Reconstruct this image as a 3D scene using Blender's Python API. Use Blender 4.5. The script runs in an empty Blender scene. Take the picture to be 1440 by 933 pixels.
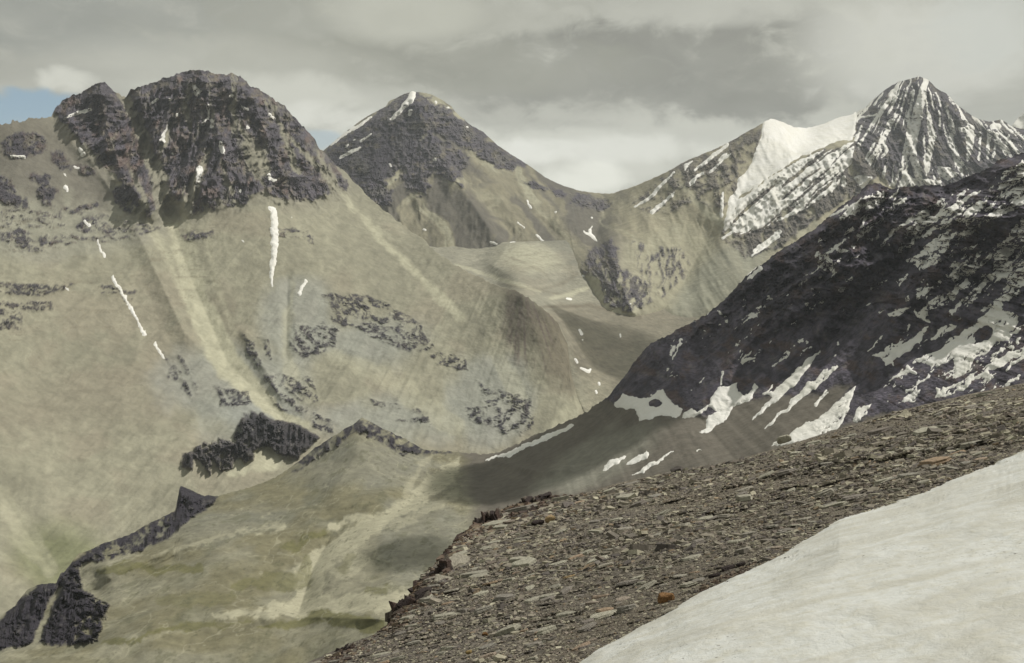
import bpy, bmesh, math, random
import numpy as np
from mathutils import Vector, Matrix, Euler
R = math.radians
random.seed(7); RNG = np.random.default_rng(11)
SC = bpy.context.scene; COL = SC.collection

# ------------------------------------------------------------------ camera, sky, sun, exposure
FPX = 1400.0; CX = 720.0; CY = 466.5
PITCH = math.atan(166.5 / FPX)                      # looking 6.8 degrees down
cam = bpy.data.objects.new('camera', bpy.data.cameras.new('camera')); COL.objects.link(cam)
cam.location = (0, 0, 0); cam.rotation_euler = (R(90) - PITCH, 0, 0)
cam.data.sensor_width = 36; cam.data.lens = 35.0
cam.data.clip_start = 0.1; cam.data.clip_end = 100000
SC.camera = cam
SC.view_settings.view_transform = 'Standard'; SC.view_settings.look = 'None'
SC.view_settings.exposure = 0.0; SC.view_settings.gamma = 1
SC.render.resolution_x = 1024; SC.render.resolution_y = 663
SC.cycles.volume_bounces = 1

SUN_EL, SUN_AZ = 52.0, 66.0                          # azimuth measured from the view direction towards the right
LDIR = np.array([math.sin(R(SUN_AZ)) * math.cos(R(SUN_EL)), math.cos(R(SUN_AZ)) * math.cos(R(SUN_EL)), math.sin(R(SUN_EL))])
sl = bpy.data.lights.new('sun', 'SUN'); sl.energy = 4.1; sl.angle = R(0.53); sl.color = (1.0, 0.96, 0.90)
so = bpy.data.objects.new('sun', sl); COL.objects.link(so)
so.rotation_euler = Vector(-LDIR).to_track_quat('-Z', 'Y').to_euler()

def ray(px, py):
    """photo pixel -> direction with Y = 1 (world: x right, y ahead, z up)"""
    xc = (np.asarray(px, float) - CX) / FPX; yc = -(np.asarray(py, float) - CY) / FPX
    Y = math.cos(PITCH) + yc * math.sin(PITCH); Z = -math.sin(PITCH) + yc * math.cos(PITCH)
    return xc / Y, Z / Y
def at(px, py, D):
    a, b = ray(px, py); return Vector((float(a * D), float(D), float(b * D)))

class NT:
    def __init__(s, tree): s.t = tree; s.n = tree.nodes; s.l = tree.links
    def node(s, typ, **kw):
        n = s.n.new(typ)
        for k, v in kw.items(): setattr(n, k, v)
        return n
    def link(s, a, b): s.l.new(a, b)
    def val(s, sock, v):
        if isinstance(v, bpy.types.NodeSocket): s.l.new(v, sock)
        else: sock.default_value = v
    def math(s, op, a, b=0.0, c=None, clamp=False):
        n = s.node('ShaderNodeMath', operation=op, use_clamp=clamp); s.val(n.inputs[0], a); s.val(n.inputs[1], b)
        if c is not None: s.val(n.inputs[2], c)
        return n.outputs[0]
    def mix(s, f, a, b, blend='MIX'):
        n = s.node('ShaderNodeMix', data_type='RGBA', blend_type=blend); s.val(n.inputs[0], f)
        s.val(n.inputs[6], a if isinstance(a, bpy.types.NodeSocket) else (*a, 1)); s.val(n.inputs[7], b if isinstance(b, bpy.types.NodeSocket) else (*b, 1))
        return n.outputs[2]
    def noise(s, vec, scale, detail=4, rough=0.5, dist=0.0, col=False):
        n = s.node('ShaderNodeTexNoise'); s.link(vec, n.inputs['Vector']); n.inputs['Scale'].default_value = scale
        n.inputs['Detail'].default_value = detail; n.inputs['Roughness'].default_value = rough; n.inputs['Distortion'].default_value = dist
        return n.outputs['Color' if col else 'Fac']
    def ramp(s, f, a, b, lo=0.0, hi=1.0):
        n = s.node('ShaderNodeMapRange', interpolation_type='SMOOTHSTEP'); s.val(n.inputs[0], f)
        n.inputs[1].default_value = a; n.inputs[2].default_value = b; n.inputs[3].default_value = lo; n.inputs[4].default_value = hi
        return n.outputs[0]
    def scale(s, vec, v, loc=(0, 0, 0), rot=(0, 0, 0)):
        n = s.node('ShaderNodeMapping'); s.link(vec, n.inputs[0]); n.inputs['Scale'].default_value = v
        n.inputs['Location'].default_value = loc; n.inputs['Rotation'].default_value = rot
        return n.outputs[0]

# world: Nishita sky seen through gaps of a procedural cloud cover
# shade of passing clouds: pixel and distance of the shaded place, radii in metres, height of the cloud
CLOUDS = [(500, 225, 5050, 260, 300, 150, 2200, 2, 0, 0.003), (882, 490, 3150, 330, 300, 90, 1500, 3, 0, 0.011), (770, 655, 1480, 145, 190, 100, 1350, 4, 20, 0.026), (590, 780, 1100, 50, 65, 60, 1300, 5, 0, 0.02)]
W = bpy.data.worlds.new('World'); SC.world = W; W.use_nodes = True
w = NT(W.node_tree); w.n.clear()
sky = w.node('ShaderNodeTexSky', sky_type='NISHITA', sun_disc=False, sun_elevation=R(SUN_EL), sun_rotation=R(SUN_AZ), altitude=4500)
skyc = w.mix(1.0, sky.outputs[0], (0.115, 0.115, 0.115), 'MULTIPLY')
tc = w.node('ShaderNodeTexCoord').outputs['Generated']
sep = w.node('ShaderNodeSeparateXYZ'); w.link(tc, sep.inputs[0])
# flatten towards the horizon the way a cloud deck does
zz = w.math('ADD', w.math('MAXIMUM', sep.outputs[2], 0.0), 0.16)
cmb = w.node('ShaderNodeCombineXYZ')
w.link(w.math('DIVIDE', sep.outputs[0], zz), cmb.inputs[0]); w.link(w.math('DIVIDE', sep.outputs[1], zz), cmb.inputs[1])
P = cmb.outputs[0]
nb = w.noise(w.scale(P, (0.55, 0.55, 1), (3.1, 1.7, 0)), 1.0, 6, 0.5, 0.25)
nf = w.noise(w.scale(P, (1.6, 1.4, 1), (9.1, 4.7, 2)), 1.0, 8, 0.55, 0.35)
nd = w.noise(w.scale(tc, (9, 9, 16)), 1.0, 7, 0.55, 0.4)
nw = w.noise(w.scale(tc, (26, 26, 44)), 1.0, 8, 0.6, 0.6)
def blob(px, py, rx, ry, soft=1.0):
    """soft elliptical cloud feature centred on a direction in the sky"""
    a, b = ray(px, py); v = np.array([float(a), 1.0, float(b)]); v /= np.linalg.norm(v)
    dx = w.math('DIVIDE', w.math('SUBTRACT', sep.outputs[0], float(v[0])), rx / FPX)
    dz = w.math('DIVIDE', w.math('SUBTRACT', sep.outputs[2], float(v[2])), ry / FPX)
    front = w.ramp(sep.outputs[1], 0.0, 0.3)
    d2 = w.math('ADD', w.math('MULTIPLY', dx, dx), w.math('MULTIPLY', dz, dz))
    d2 = w.math('ADD', d2, w.math('MULTIPLY', w.math('SUBTRACT', nd, 0.5), 4.2)); d2 = w.math('ADD', d2, w.math('MULTIPLY', w.math('SUBTRACT', nw, 0.5), 2.0))
    return w.math('MULTIPLY', w.ramp(d2, 1.0 + soft, max(0.0, 1.0 - soft)), front)
#CLOUDSKY
base = w.mix(w.ramp(nb, 0.36, 0.66), (0.33, 0.33, 0.285), (0.50, 0.50, 0.435))
base = w.mix(w.ramp(nf, 0.35, 0.75, 0.0, 0.45), base, (0.58, 0.58, 0.50))
for (bx, by, rx, ry, c, f, so_) in [
        (150, 30, 330, 44, (0.26, 0.27, 0.245), 0.8, 0.8),
        (560, 60, 260, 60, (0.36, 0.36, 0.30), 0.7, 0.9),
        (900, 105, 330, 66, (0.215, 0.214, 0.185), 0.95, 0.5),
        (600, 95, 260, 40, (0.29, 0.29, 0.24), 0.8, 0.6),
        (570, 22, 95, 32, (0.50, 0.50, 0.42), 0.8, 0.8),
        (300, 100, 170, 40, (0.50, 0.50, 0.43), 0.6, 0.9),
        (700, 218, 400, 40, (0.62, 0.62, 0.54), 0.9, 0.5), (420, 150, 200, 36, (0.62, 0.62, 0.54), 0.85, 0.7), (735, 212, 80, 16, (0.86, 0.86, 0.78), 0.85, 0.9), (900, 210, 130, 18, (0.80, 0.80, 0.72), 0.75, 0.9), (470, 165, 70, 18, (0.78, 0.78, 0.7), 0.7, 0.9),
        (1280, 75, 130, 55, (0.64, 0.64, 0.57), 0.8, 0.9),
        (1400, 30, 60, 50, (0.56, 0.58, 0.53), 0.6, 0.9),
        (1010, 15, 100, 18, (0.47, 0.47, 0.41), 0.7, 0.9),
        (98, 112, 34, 17, (0.66, 0.66, 0.58), 0.9, 0.6),
        (825, 248, 50, 20, (0.90, 0.90, 0.80), 0.8, 0.9)]:
    base = w.mix(w.math('MULTIPLY', blob(bx, by, rx, ry, so_), f), base, c)
base = w.mix(w.ramp(nd, 0.25, 0.8, 0.0, 0.25), base, (0.60, 0.60, 0.52)); base = w.mix(w.ramp(nw, 0.45, 0.8, 0.0, 0.16), base, (0.66, 0.66, 0.57))
gap = w.math('MAXIMUM', w.math('MULTIPLY', blob(40, 158, 105, 26, 0.6), 0.95), w.math('MULTIPLY', blob(445, 196, 34, 14, 0.8), 0.55))
gap = w.math('MAXIMUM', gap, w.math('MULTIPLY', w.math('MULTIPLY', w.ramp(nb, 0.44, 0.34), 0.8), w.ramp(sep.outputs[2], 0.3, 0.5)))
skyblue = w.mix(0.75, skyc, (0.24, 0.36, 0.43))
final = w.mix(gap, base, skyblue)
bg = w.node('ShaderNodeBackground'); w.link(final, bg.inputs[0]); bg.inputs[1].default_value = 1.0
out = w.node('ShaderNodeOutputWorld'); w.link(bg.outputs[0], out.inputs[0])

# ------------------------------------------------------------------ numeric helpers
def _hash(ix, iy, iz):
    h = (ix.astype(np.uint32) * np.uint32(374761393) + iy.astype(np.uint32) * np.uint32(668265263) + iz.astype(np.uint32) * np.uint32(2147483647 - 98765))
    h = (h ^ (h >> np.uint32(13))) * np.uint32(1274126177); h = h ^ (h >> np.uint32(16))
    return (h & np.uint32(0xFFFFFF)).astype(np.float32) / np.float32(0xFFFFFF)
def vnoise(x, y, z=None):
    """smooth value noise, about -1..1"""
    x = np.asarray(x, np.float64); y = np.asarray(y, np.float64); z = np.zeros_like(x) if z is None else np.asarray(z, np.float64) + 0 * x
    fx, fy, fz = np.floor(x), np.floor(y), np.floor(z); ix, iy, iz = fx.astype(np.int64), fy.astype(np.int64), fz.astype(np.int64)
    u, v, t = x - fx, y - fy, z - fz
    u = u * u * u * (u * (u * 6 - 15) + 10); v = v * v * v * (v * (v * 6 - 15) + 10); t = t * t * (3 - 2 * t)
    r = 0
    for a in (0, 1):
        for b in (0, 1):
            for c in (0, 1):
                wgt = (u if a else 1 - u) * (v if b else 1 - v) * (t if c else 1 - t)
                r = r + wgt * _hash(ix + a, iy + b, iz + c)
    return r * 2 - 1
def fbm(x, y, z=None, o=4, g=0.5, ridged=False):
    s = 0; a = 1.0; tot = 0; f = 1.0
    for i in range(o):
        n = vnoise(x * f + 17.3 * i, y * f - 9.1 * i, None if z is None else z * f + 3.7 * i)
        if ridged: n = 1 - 2 * np.abs(n)
        s = s + a * n; tot += a; a *= g; f *= 2.03
    return s / tot
def sm(e0, e1, x):
    t = np.clip((x - e0) / (e1 - e0), 0, 1); return t * t * (3 - 2 * t)
def tps(pts):
    """thin plate spline through (x, y, value)"""
    p = np.array(pts, float); X = p[:, :2] / 500.0; n = len(p)
    def U(r2): return 0.5 * r2 * np.log(np.maximum(r2, 1e-12))
    r2 = ((X[:, None] - X[None]) ** 2).sum(-1)
    A = np.zeros((n + 3, n + 3)); A[:n, :n] = U(r2) + np.eye(n) * 2e-4; A[:n, n] = 1; A[:n, n + 1:] = X; A[n, :n] = 1; A[n + 1:, :n] = X.T
    s = np.linalg.solve(A, np.r_[np.log(p[:, 2]), 0, 0, 0])
    def f(x, y):
        x = np.asarray(x, float) / 500; y = np.asarray(y, float) / 500; o = s[n] + s[n + 1] * x + s[n + 2] * y
        for i in range(n): o = o + s[i] * U((x - X[i, 0]) ** 2 + (y - X[i, 1]) ** 2)
        return np.exp(o)
    return f
def curve(pts):
    p = np.array(pts, float); return lambda x: np.interp(x, p[:, 0], p[:, 1])
def segd(px, py, pts):
    """distance to a polyline and the interpolated third value of its points"""
    best = np.full(px.shape, 1e9); wv = np.zeros(px.shape)
    for a, b in zip(pts[:-1], pts[1:]):
        ax, ay, bx, by = a[0], a[1], b[0], b[1]; dx, dy = bx - ax, by - ay
        t = np.clip(((px - ax) * dx + (py - ay) * dy) / (dx * dx + dy * dy + 1e-9), 0, 1)
        d = np.hypot(px - ax - t * dx, py - ay - t * dy)
        if len(a) > 2:
            ww = a[2] + (b[2] - a[2]) * t; m = (d - ww) < (best - wv)
        else: ww = np.zeros(px.shape); m = d < best
        best = np.where(m, d, best); wv = np.where(m, ww, wv)
    return best, wv
def stroke(px, py, pts):
    """signed distance, positive inside a stroke of varying half width"""
    d, ww = segd(px, py, pts); return ww - d
def polysd(px, py, pts):
    p = list(pts) + [pts[0]]
    x0 = min(a[0] for a in pts) - 40; x1 = max(a[0] for a in pts) + 40; y0 = min(a[1] for a in pts) - 40; y1 = max(a[1] for a in pts) + 40
    o = np.full(px.shape, -40.0); m = (px > x0) & (px < x1) & (py > y0) & (py < y1)
    if not m.any(): return o
    qx, qy = px[m], py[m]; d, _ = segd(qx, qy, [(a[0], a[1]) for a in p]); ins = np.zeros(qx.shape, bool)
    for a, b in zip(p[:-1], p[1:]):
        if a[1] == b[1]: continue
        c = ((a[1] > qy) != (b[1] > qy)) & (qx < (b[0] - a[0]) * (qy - a[1]) / (b[1] - a[1]) + a[0]); ins ^= c
    o[m] = np.where(ins, d, -d); return o
def ell(px, py, cx, cy, rx, ry, ang=0):
    c, s = math.cos(R(ang)), math.sin(R(ang)); dx, dy = px - cx, py - cy
    u, v = (dx * c + dy * s) / rx, (-dx * s + dy * c) / ry
    return (1 - np.hypot(u, v)) * min(rx, ry)
def warp(px, py, a=5.0, f=16.0):
    """ragged, fractal displacement of the outlines drawn below"""
    return px + a * fbm(px / f + 40, py / f, o=5, g=0.62), py + a * 0.9 * fbm(px / f, py / f + 90, o=5, g=0.62)
def T3(pts, sc, ox, oy): return [(ox + p[0] / sc, oy + p[1] / sc) + tuple(q / sc for q in p[2:]) for p in pts]

def link_mesh(name, V, Fq, mat, parent=None, cols=None, smooth=True, kind=None):
    """fast mesh from arrays; Fq is (n,4) or (n,3)"""
    V = np.ascontiguousarray(V, np.float32); Fq = np.ascontiguousarray(Fq, np.int32); k = Fq.shape[1]
    me = bpy.data.meshes.new(name); me.vertices.add(len(V)); me.vertices.foreach_set('co', V.ravel())
    me.loops.add(Fq.size); me.loops.foreach_set('vertex_index', Fq.ravel())
    me.polygons.add(len(Fq)); me.polygons.foreach_set('loop_start', np.arange(0, Fq.size, k, dtype=np.int32))
    me.polygons.foreach_set('loop_total', np.full(len(Fq), k, np.int32))
    me.update(calc_edges=True)
    sf = np.full(len(Fq), smooth) if np.isscalar(smooth) else smooth
    me.polygons.foreach_set('use_smooth', sf.astype(bool))
    if cols is not None:
        at_ = me.color_attributes.new('Col', 'FLOAT_COLOR', 'POINT')
        at_.data.foreach_set('color', np.ascontiguousarray(cols if cols.shape[1] == 4 else np.c_[cols, np.ones(len(V))], np.float32).ravel())
    me.materials.append(mat); me.update()
    o = bpy.data.objects.new(name, me); COL.objects.link(o)
    if parent is not None: o.parent = parent
    if kind: o['kind'] = kind
    return o
def tag(o, label=None, cat=None, group=None, kind=None):
    if label: o['label'] = label
    if cat: o['category'] = cat
    if group: o['group'] = group
    if kind: o['kind'] = kind
    return o

# ------------------------------------------------------------------ materials
def mat_base(name, rough=0.95):
    m = bpy.data.materials.new(name); m.use_nodes = True; t = NT(m.node_tree); t.n.clear()
    b = t.node('ShaderNodeBsdfPrincipled'); o = t.node('ShaderNodeOutputMaterial'); t.link(b.outputs[0], o.inputs[0])
    b.inputs['Roughness'].default_value = rough; b.inputs['Specular IOR Level'].default_value = 0.15
    return m, t, b
def geo_pos(t): return t.node('ShaderNodeNewGeometry').outputs['Position']

def mat_terrain(name, unit, bump, var=0.28):
    """colour attribute carries the ground colour; noise of size `unit` metres adds grain and relief"""
    m, t, b = mat_base(name); p = geo_pos(t)
    ca = t.node('ShaderNodeAttribute', attribute_name='Col'); c = ca.outputs['Color']; rk = ca.outputs['Alpha']
    n1 = t.noise(p, 1 / unit, 9, 0.62, 0.3); n2 = t.noise(p, 1 / (unit * 6), 5, 0.55, 0.6)
    vo = t.node('ShaderNodeTexVoronoi', feature='F1'); t.link(p, vo.inputs['Vector']); vo.inputs['Scale'].default_value = 1.6 / unit
    n4 = t.noise(t.scale(p, (1, 1, 0.28), rot=(0, R(14), 0)), 1 / (unit * 2.2), 6, 0.6, 0.5)
    va = t.math('MULTIPLY_ADD', rk, var * 1.6, var * 0.45); k = t.math('MULTIPLY_ADD', t.math('SUBTRACT', t.ramp(n1, 0.3, 0.7), 0.5), va, 1.0)
    k = t.math('ADD', k, t.ramp(n4, 0.3, 0.7, -var * 0.5, var * 0.5))
    cm = t.node('ShaderNodeCombineColor'); [t.link(k, cm.inputs[i]) for i in range(3)]
    t.link(t.mix(1.0, c, cm.outputs[0], 'MULTIPLY'), b.inputs['Base Color'])
    h = t.math('ADD', n1, t.math('MULTIPLY', n2, 1.5)); h = t.math('ADD', h, t.math('MULTIPLY', vo.outputs[0], 0.25))
    bp = t.node('ShaderNodeBump'); bp.inputs['Strength'].default_value = 1.0; t.link(t.math('MULTIPLY_ADD', rk, bump * 1.4, bump * 0.34), bp.inputs['Distance'])
    t.link(h, bp.inputs['Height']); t.link(bp.outputs[0], b.inputs['Normal'])
    return m
def mat_snow(name, unit, bump, dirt=0.12, alb=0.80):
    m, t, b = mat_base(name, 0.75); p = geo_pos(t)
    n1 = t.noise(p, 1 / unit, 7, 0.6, 0.4); n2 = t.noise(p, 0.14 / unit, 5, 0.6, 0.8)
    c = t.mix(t.ramp(n2, 0.35, 0.75, 0, 1), (alb, alb * 0.99, alb * 0.95), (alb * (1 - dirt), alb * (0.985 - dirt), alb * (0.92 - dirt * 1.2)))
    c = t.mix(t.ramp(n1, 0.3, 0.8, 0, 0.6), c, (alb * (1 - dirt * 1.5), alb * (0.98 - dirt * 1.5), alb * (0.92 - dirt * 1.7)))
    t.link(c, b.inputs['Base Color'])
    bp = t.node('ShaderNodeBump'); bp.inputs['Distance'].default_value = bump; t.link(n1, bp.inputs['Height']); t.link(bp.outputs[0], b.inputs['Normal'])
    return m
M_FAR = mat_terrain('far_mountain_ground', 22, 9.0)
M_LEFT = mat_terrain('mountain_ground', 14, 5.0)
M_NEAR = mat_terrain('basin_ground', 7, 2.2)
M_VAL = mat_terrain('valley_ground', 18, 2.0, 0.16)
M_SNOWF = mat_snow('mountain_snow', 20, 4.0, 0.10, 0.74)

# ------------------------------------------------------------------ colours of the ground
SCREE = np.array([0.256, 0.246, 0.182]); SCREE_P = np.array([0.385, 0.372, 0.272]); SCREE_PINK = np.array([0.226, 0.203, 0.152])
SCREE_GREY = np.array([0.238, 0.236, 0.192]); SCREE_DK = np.array([0.135, 0.118, 0.085]); ROCK = np.array([0.054, 0.049, 0.062])
ROCK_R = np.array([0.095, 0.066, 0.056]); ROCK_L = np.array([0.128, 0.119, 0.112]); GRASS = np.array([0.122, 0.121, 0.066]); GRASS_D = np.array([0.090, 0.090, 0.055])
BLUEG = np.array([0.25, 0.262, 0.24]); SAND = np.array([0.34, 0.325, 0.235])
def lerp(c, d, f): return c + (d - c) * f[..., None]

def grid_layer(x0, x1, stepx, top, bot, nv, depth, back=(300, 0.75, 14), crestjag=0.0, ext=(0, 0)):
    """surface in columns over the bearing x and rows from its skyline to its foot, plus a far side behind the skyline.
    returns px, py, D arrays (rows from foot to skyline, then the far side)"""
    nx = int((x1 - x0) / stepx) + 1; xs = np.linspace(x0, x1, nx)
    if ext[0]: xs = np.r_[np.arange(x0 - ext[0], x0 - 5, 5.0), xs]      # coarser beyond the frame
    if ext[1]: xs = np.r_[xs, np.arange(x1 + 5, x1 + ext[1], 5.0)]
    t = np.linspace(0, 1, nv)
    tp, bt = top(xs), bot(xs)
    jag = (fbm(xs / 9.0, xs * 0 + x0, o=4, g=0.7, ridged=True) - 0.2) * crestjag
    tp = tp - jag
    px = np.repeat(xs[None], nv, 0); py = bt[None] + (tp - bt)[None] * t[:, None]
    D = depth(px, py)
    ax, bz = ray(px, py); X, Y, Z = ax * D, D.copy(), bz * D
    L, slope, nb_ = back
    bx = []; by = []; bz_ = []
    cx, cy, cz = X[-1], Y[-1], Z[-1]; hyp = np.hypot(cx, cy)
    for i in range(1, nb_ + 1):
        d = L * (i / nb_) ** 1.6; s = 1 + d / hyp
        nn = fbm(cx * s / 60, cy * s / 60, o=4, ridged=True) * min(d, 80) * 0.12
        bx.append(cx * s); by.append(cy * s); bz_.append(cz - d * slope + nn)
    XYZ = np.stack([np.vstack([X, bx]), np.vstack([Y, by]), np.vstack([Z, bz_])], -1)
    PX = np.vstack([px, np.repeat(px[-1:], nb_, 0)]); PY = np.vstack([py, np.repeat(py[-1:], nb_, 0)])
    return dict(px=PX, py=PY, P=XYZ, nv=nv, D=np.vstack([D, np.repeat(D[-1:], nb_, 0)]))
def quads(nr, nc):
    i = np.arange(nr * nc).reshape(nr, nc); return np.stack([i[:-1, :-1], i[:-1, 1:], i[1:, 1:], i[1:, :-1]], -1)
def layer_object(name, g, cols, mat, rocky, parts=(), parent=None):
    """one mesh; faces picked by the masks in parts become meshes of their own that share the border"""
    nr, nc = g['px'].shape; q = quads(nr, nc).reshape(-1, 4); V = g['P'].reshape(-1, 3); C = np.c_[cols.reshape(-1, 3), rocky.reshape(-1)]
    rk = rocky.reshape(-1)[q].mean(1) > 0.45
    own = np.full(len(q), -1)
    front = np.zeros((nr - 1, nc - 1), bool); front[:g['nv'] - 1] = True
    for k, (pn, mask, lab, par) in enumerate(parts):
        f = mask.reshape(-1)[q].mean(1) > 0; f &= (own < 0); own[f] = k
    res = []
    def make(nm, sel, par):
        qq = q[sel]; idx, inv = np.unique(qq, return_inverse=True); inv = inv.reshape(qq.shape)
        return link_mesh(nm, V[idx], inv, mat, par, C[idx], ~rk[sel])
    main = make(name, own < 0, parent)
    for k, (pn, mask, lab, par) in enumerate(parts):
        if (own == k).sum() < 6: continue
        o = make(pn, own == k, main if par else None)
        if lab and not par: tag(o, lab[0], lab[1])
        elif lab: o['label'] = lab[0]
        res.append(o)
    return main, res

def snow_object(g, sd, parent, mat, perpx, named=(), minbig=14, maxbig=60, thick=0.55):
    """snow lying on the surface: lifted where the field sd (pixels inside the edge) is positive, dipping under the ground at its edge"""
    nr, nc = g['px'].shape; n = g['nv']; sd = sd[:n]; P = g['P'][:n]; D = g['D'][:n]
    off = np.clip(sd, -1.2, 2.5) * thick * (D / FPX) * perpx
    hyp = np.linalg.norm(P, axis=-1, keepdims=True); Q = P * (1 - off[..., None] / hyp); Q[..., 2] += off * 0.5
    q = quads(n, nc); keep = (np.stack([sd[:-1, :-1], sd[:-1, 1:], sd[1:, 1:], sd[1:, :-1]], -1).max(-1) > 0)
    lab = np.full(keep.shape, -1); comps = []
    ks = set(zip(*np.nonzero(keep)))
    while ks:
        s = ks.pop(); st = [s]; comp = [s]
        while st:
            a, b = st.pop()
            for c in ((a + 1, b), (a - 1, b), (a, b + 1), (a, b - 1), (a + 1, b + 1), (a - 1, b - 1), (a + 1, b - 1), (a - 1, b + 1)):
                if c in ks: ks.remove(c); st.append(c); comp.append(c)
        comps.append(comp)
    comps.sort(key=len, reverse=True); rest = []
    V = Q.reshape(-1, 3)
    def emit(cells, name, kind=None, label=None):
        c = np.array(cells); qq = q[c[:, 0], c[:, 1]]; idx, inv = np.unique(qq, return_inverse=True)
        o = link_mesh(name, V[idx], inv.reshape(qq.shape), mat, parent, None, True, kind)
        if label: o['label'] = label
    for i, c in enumerate(comps):
        if i < maxbig and len(c) >= minbig:
            nm, lb = 'snow_patch', None
            ca = np.array(c); mx = g['px'][ca[:, 0], ca[:, 1]].mean(); my = g['py'][ca[:, 0], ca[:, 1]].mean()
            for (tx, ty, tn, tl) in named:
                if len(c) > 250 and abs(mx - tx) < 45 and abs(my - ty) < 45: nm, lb = tn, tl
            emit(c, nm, None, lb)
        else: rest += c
    if rest: emit(rest, 'snow_specks', 'stuff')

# ================================================================== LEFT MASSIF
topL = curve([(-420, 330), (-330, 262), (-240, 235), (-170, 190), (-60, 200), (0, 175), (15, 175), (17, 168), (23, 170), (27, 174), (40, 167), (72, 165), (78, 150), (100, 134), (113, 132), (117, 127), (133, 118), (147, 116), (155, 122), (160, 128), (177, 138), (182, 128), (193, 123), (220, 115), (227, 110), (245, 108), (247, 103), (262, 101), (283, 97), (297, 102), (320, 105), (325, 103), (342, 110), (352, 122), (363, 125), (377, 133), (388, 143), (400, 148), (410, 162), (430, 182), (440, 193), (448, 207), (455, 213), (467, 227), (490, 247), (517, 277), (533, 290), (567, 317), (597, 338), (613, 355), (640, 373), (680, 392), (700, 402), (715, 407), (725, 408), (740, 417), (765, 435), (785, 455), (798, 485), (802, 520), (812, 560), (830, 600)])
botL = curve([(-420, 960), (-60, 960), (0, 945), (100, 900), (300, 790), (450, 720), (640, 690), (760, 680), (830, 640)])
dL = tps([(-420, 330, 2500), (-240, 235, 2750), (-420, 960, 1200), (-420, 600, 1750), (-60, 200, 2900), (0, 175, 2950), (78, 150, 3150), (140, 117, 3250), (180, 135, 3330), (283, 97, 3450), (352, 122, 3550), (410, 162, 3650), (455, 213, 3700), (517, 277, 3600), (597, 335, 3400), (680, 392, 3100), (740, 417, 2900), (798, 485, 2800), (812, 560, 2640), (830, 600, 2560),
          (-60, 300, 2600), (0, 300, 2650), (150, 300, 2850), (240, 290, 3000), (380, 275, 3150), (480, 330, 3200),
          (-60, 500, 2100), (0, 500, 2200), (150, 500, 2350), (300, 500, 2500), (450, 480, 2650), (600, 480, 2780), (700, 520, 2680),
          (-60, 750, 1650), (0, 750, 1700), (0, 900, 1450), (150, 750, 1800), (300, 680, 2000), (450, 640, 2200), (650, 650, 2300), (760, 640, 2380), (300, 900, 1550), (640, 900, 1700), (-60, 960, 1350)])
ROCKTOP = [(70, 150), (140, 90), (290, 80), (380, 110), (470, 220), (492, 258), (470, 270), (440, 280), (400, 284), (360, 268), (335, 282), (300, 282), (262, 292), (240, 284), (226, 292), (212, 305), (196, 292), (172, 262), (158, 240), (140, 222), (118, 205), (96, 180)]
CLIFF = T3([(795, 95), (850, 48), (880, 50), (930, 72), (1000, 88), (1080, 130), (1050, 172), (1000, 205), (940, 188), (885, 160), (865, 175), (860, 205), (820, 218), (800, 195), (785, 240), (750, 252), (722, 205), (712, 258), (690, 240), (660, 205), (645, 248), (615, 235), (620, 185), (650, 182), (690, 148), (715, 162), (745, 132), (780, 155)], 2.4, 0, 560)
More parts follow.
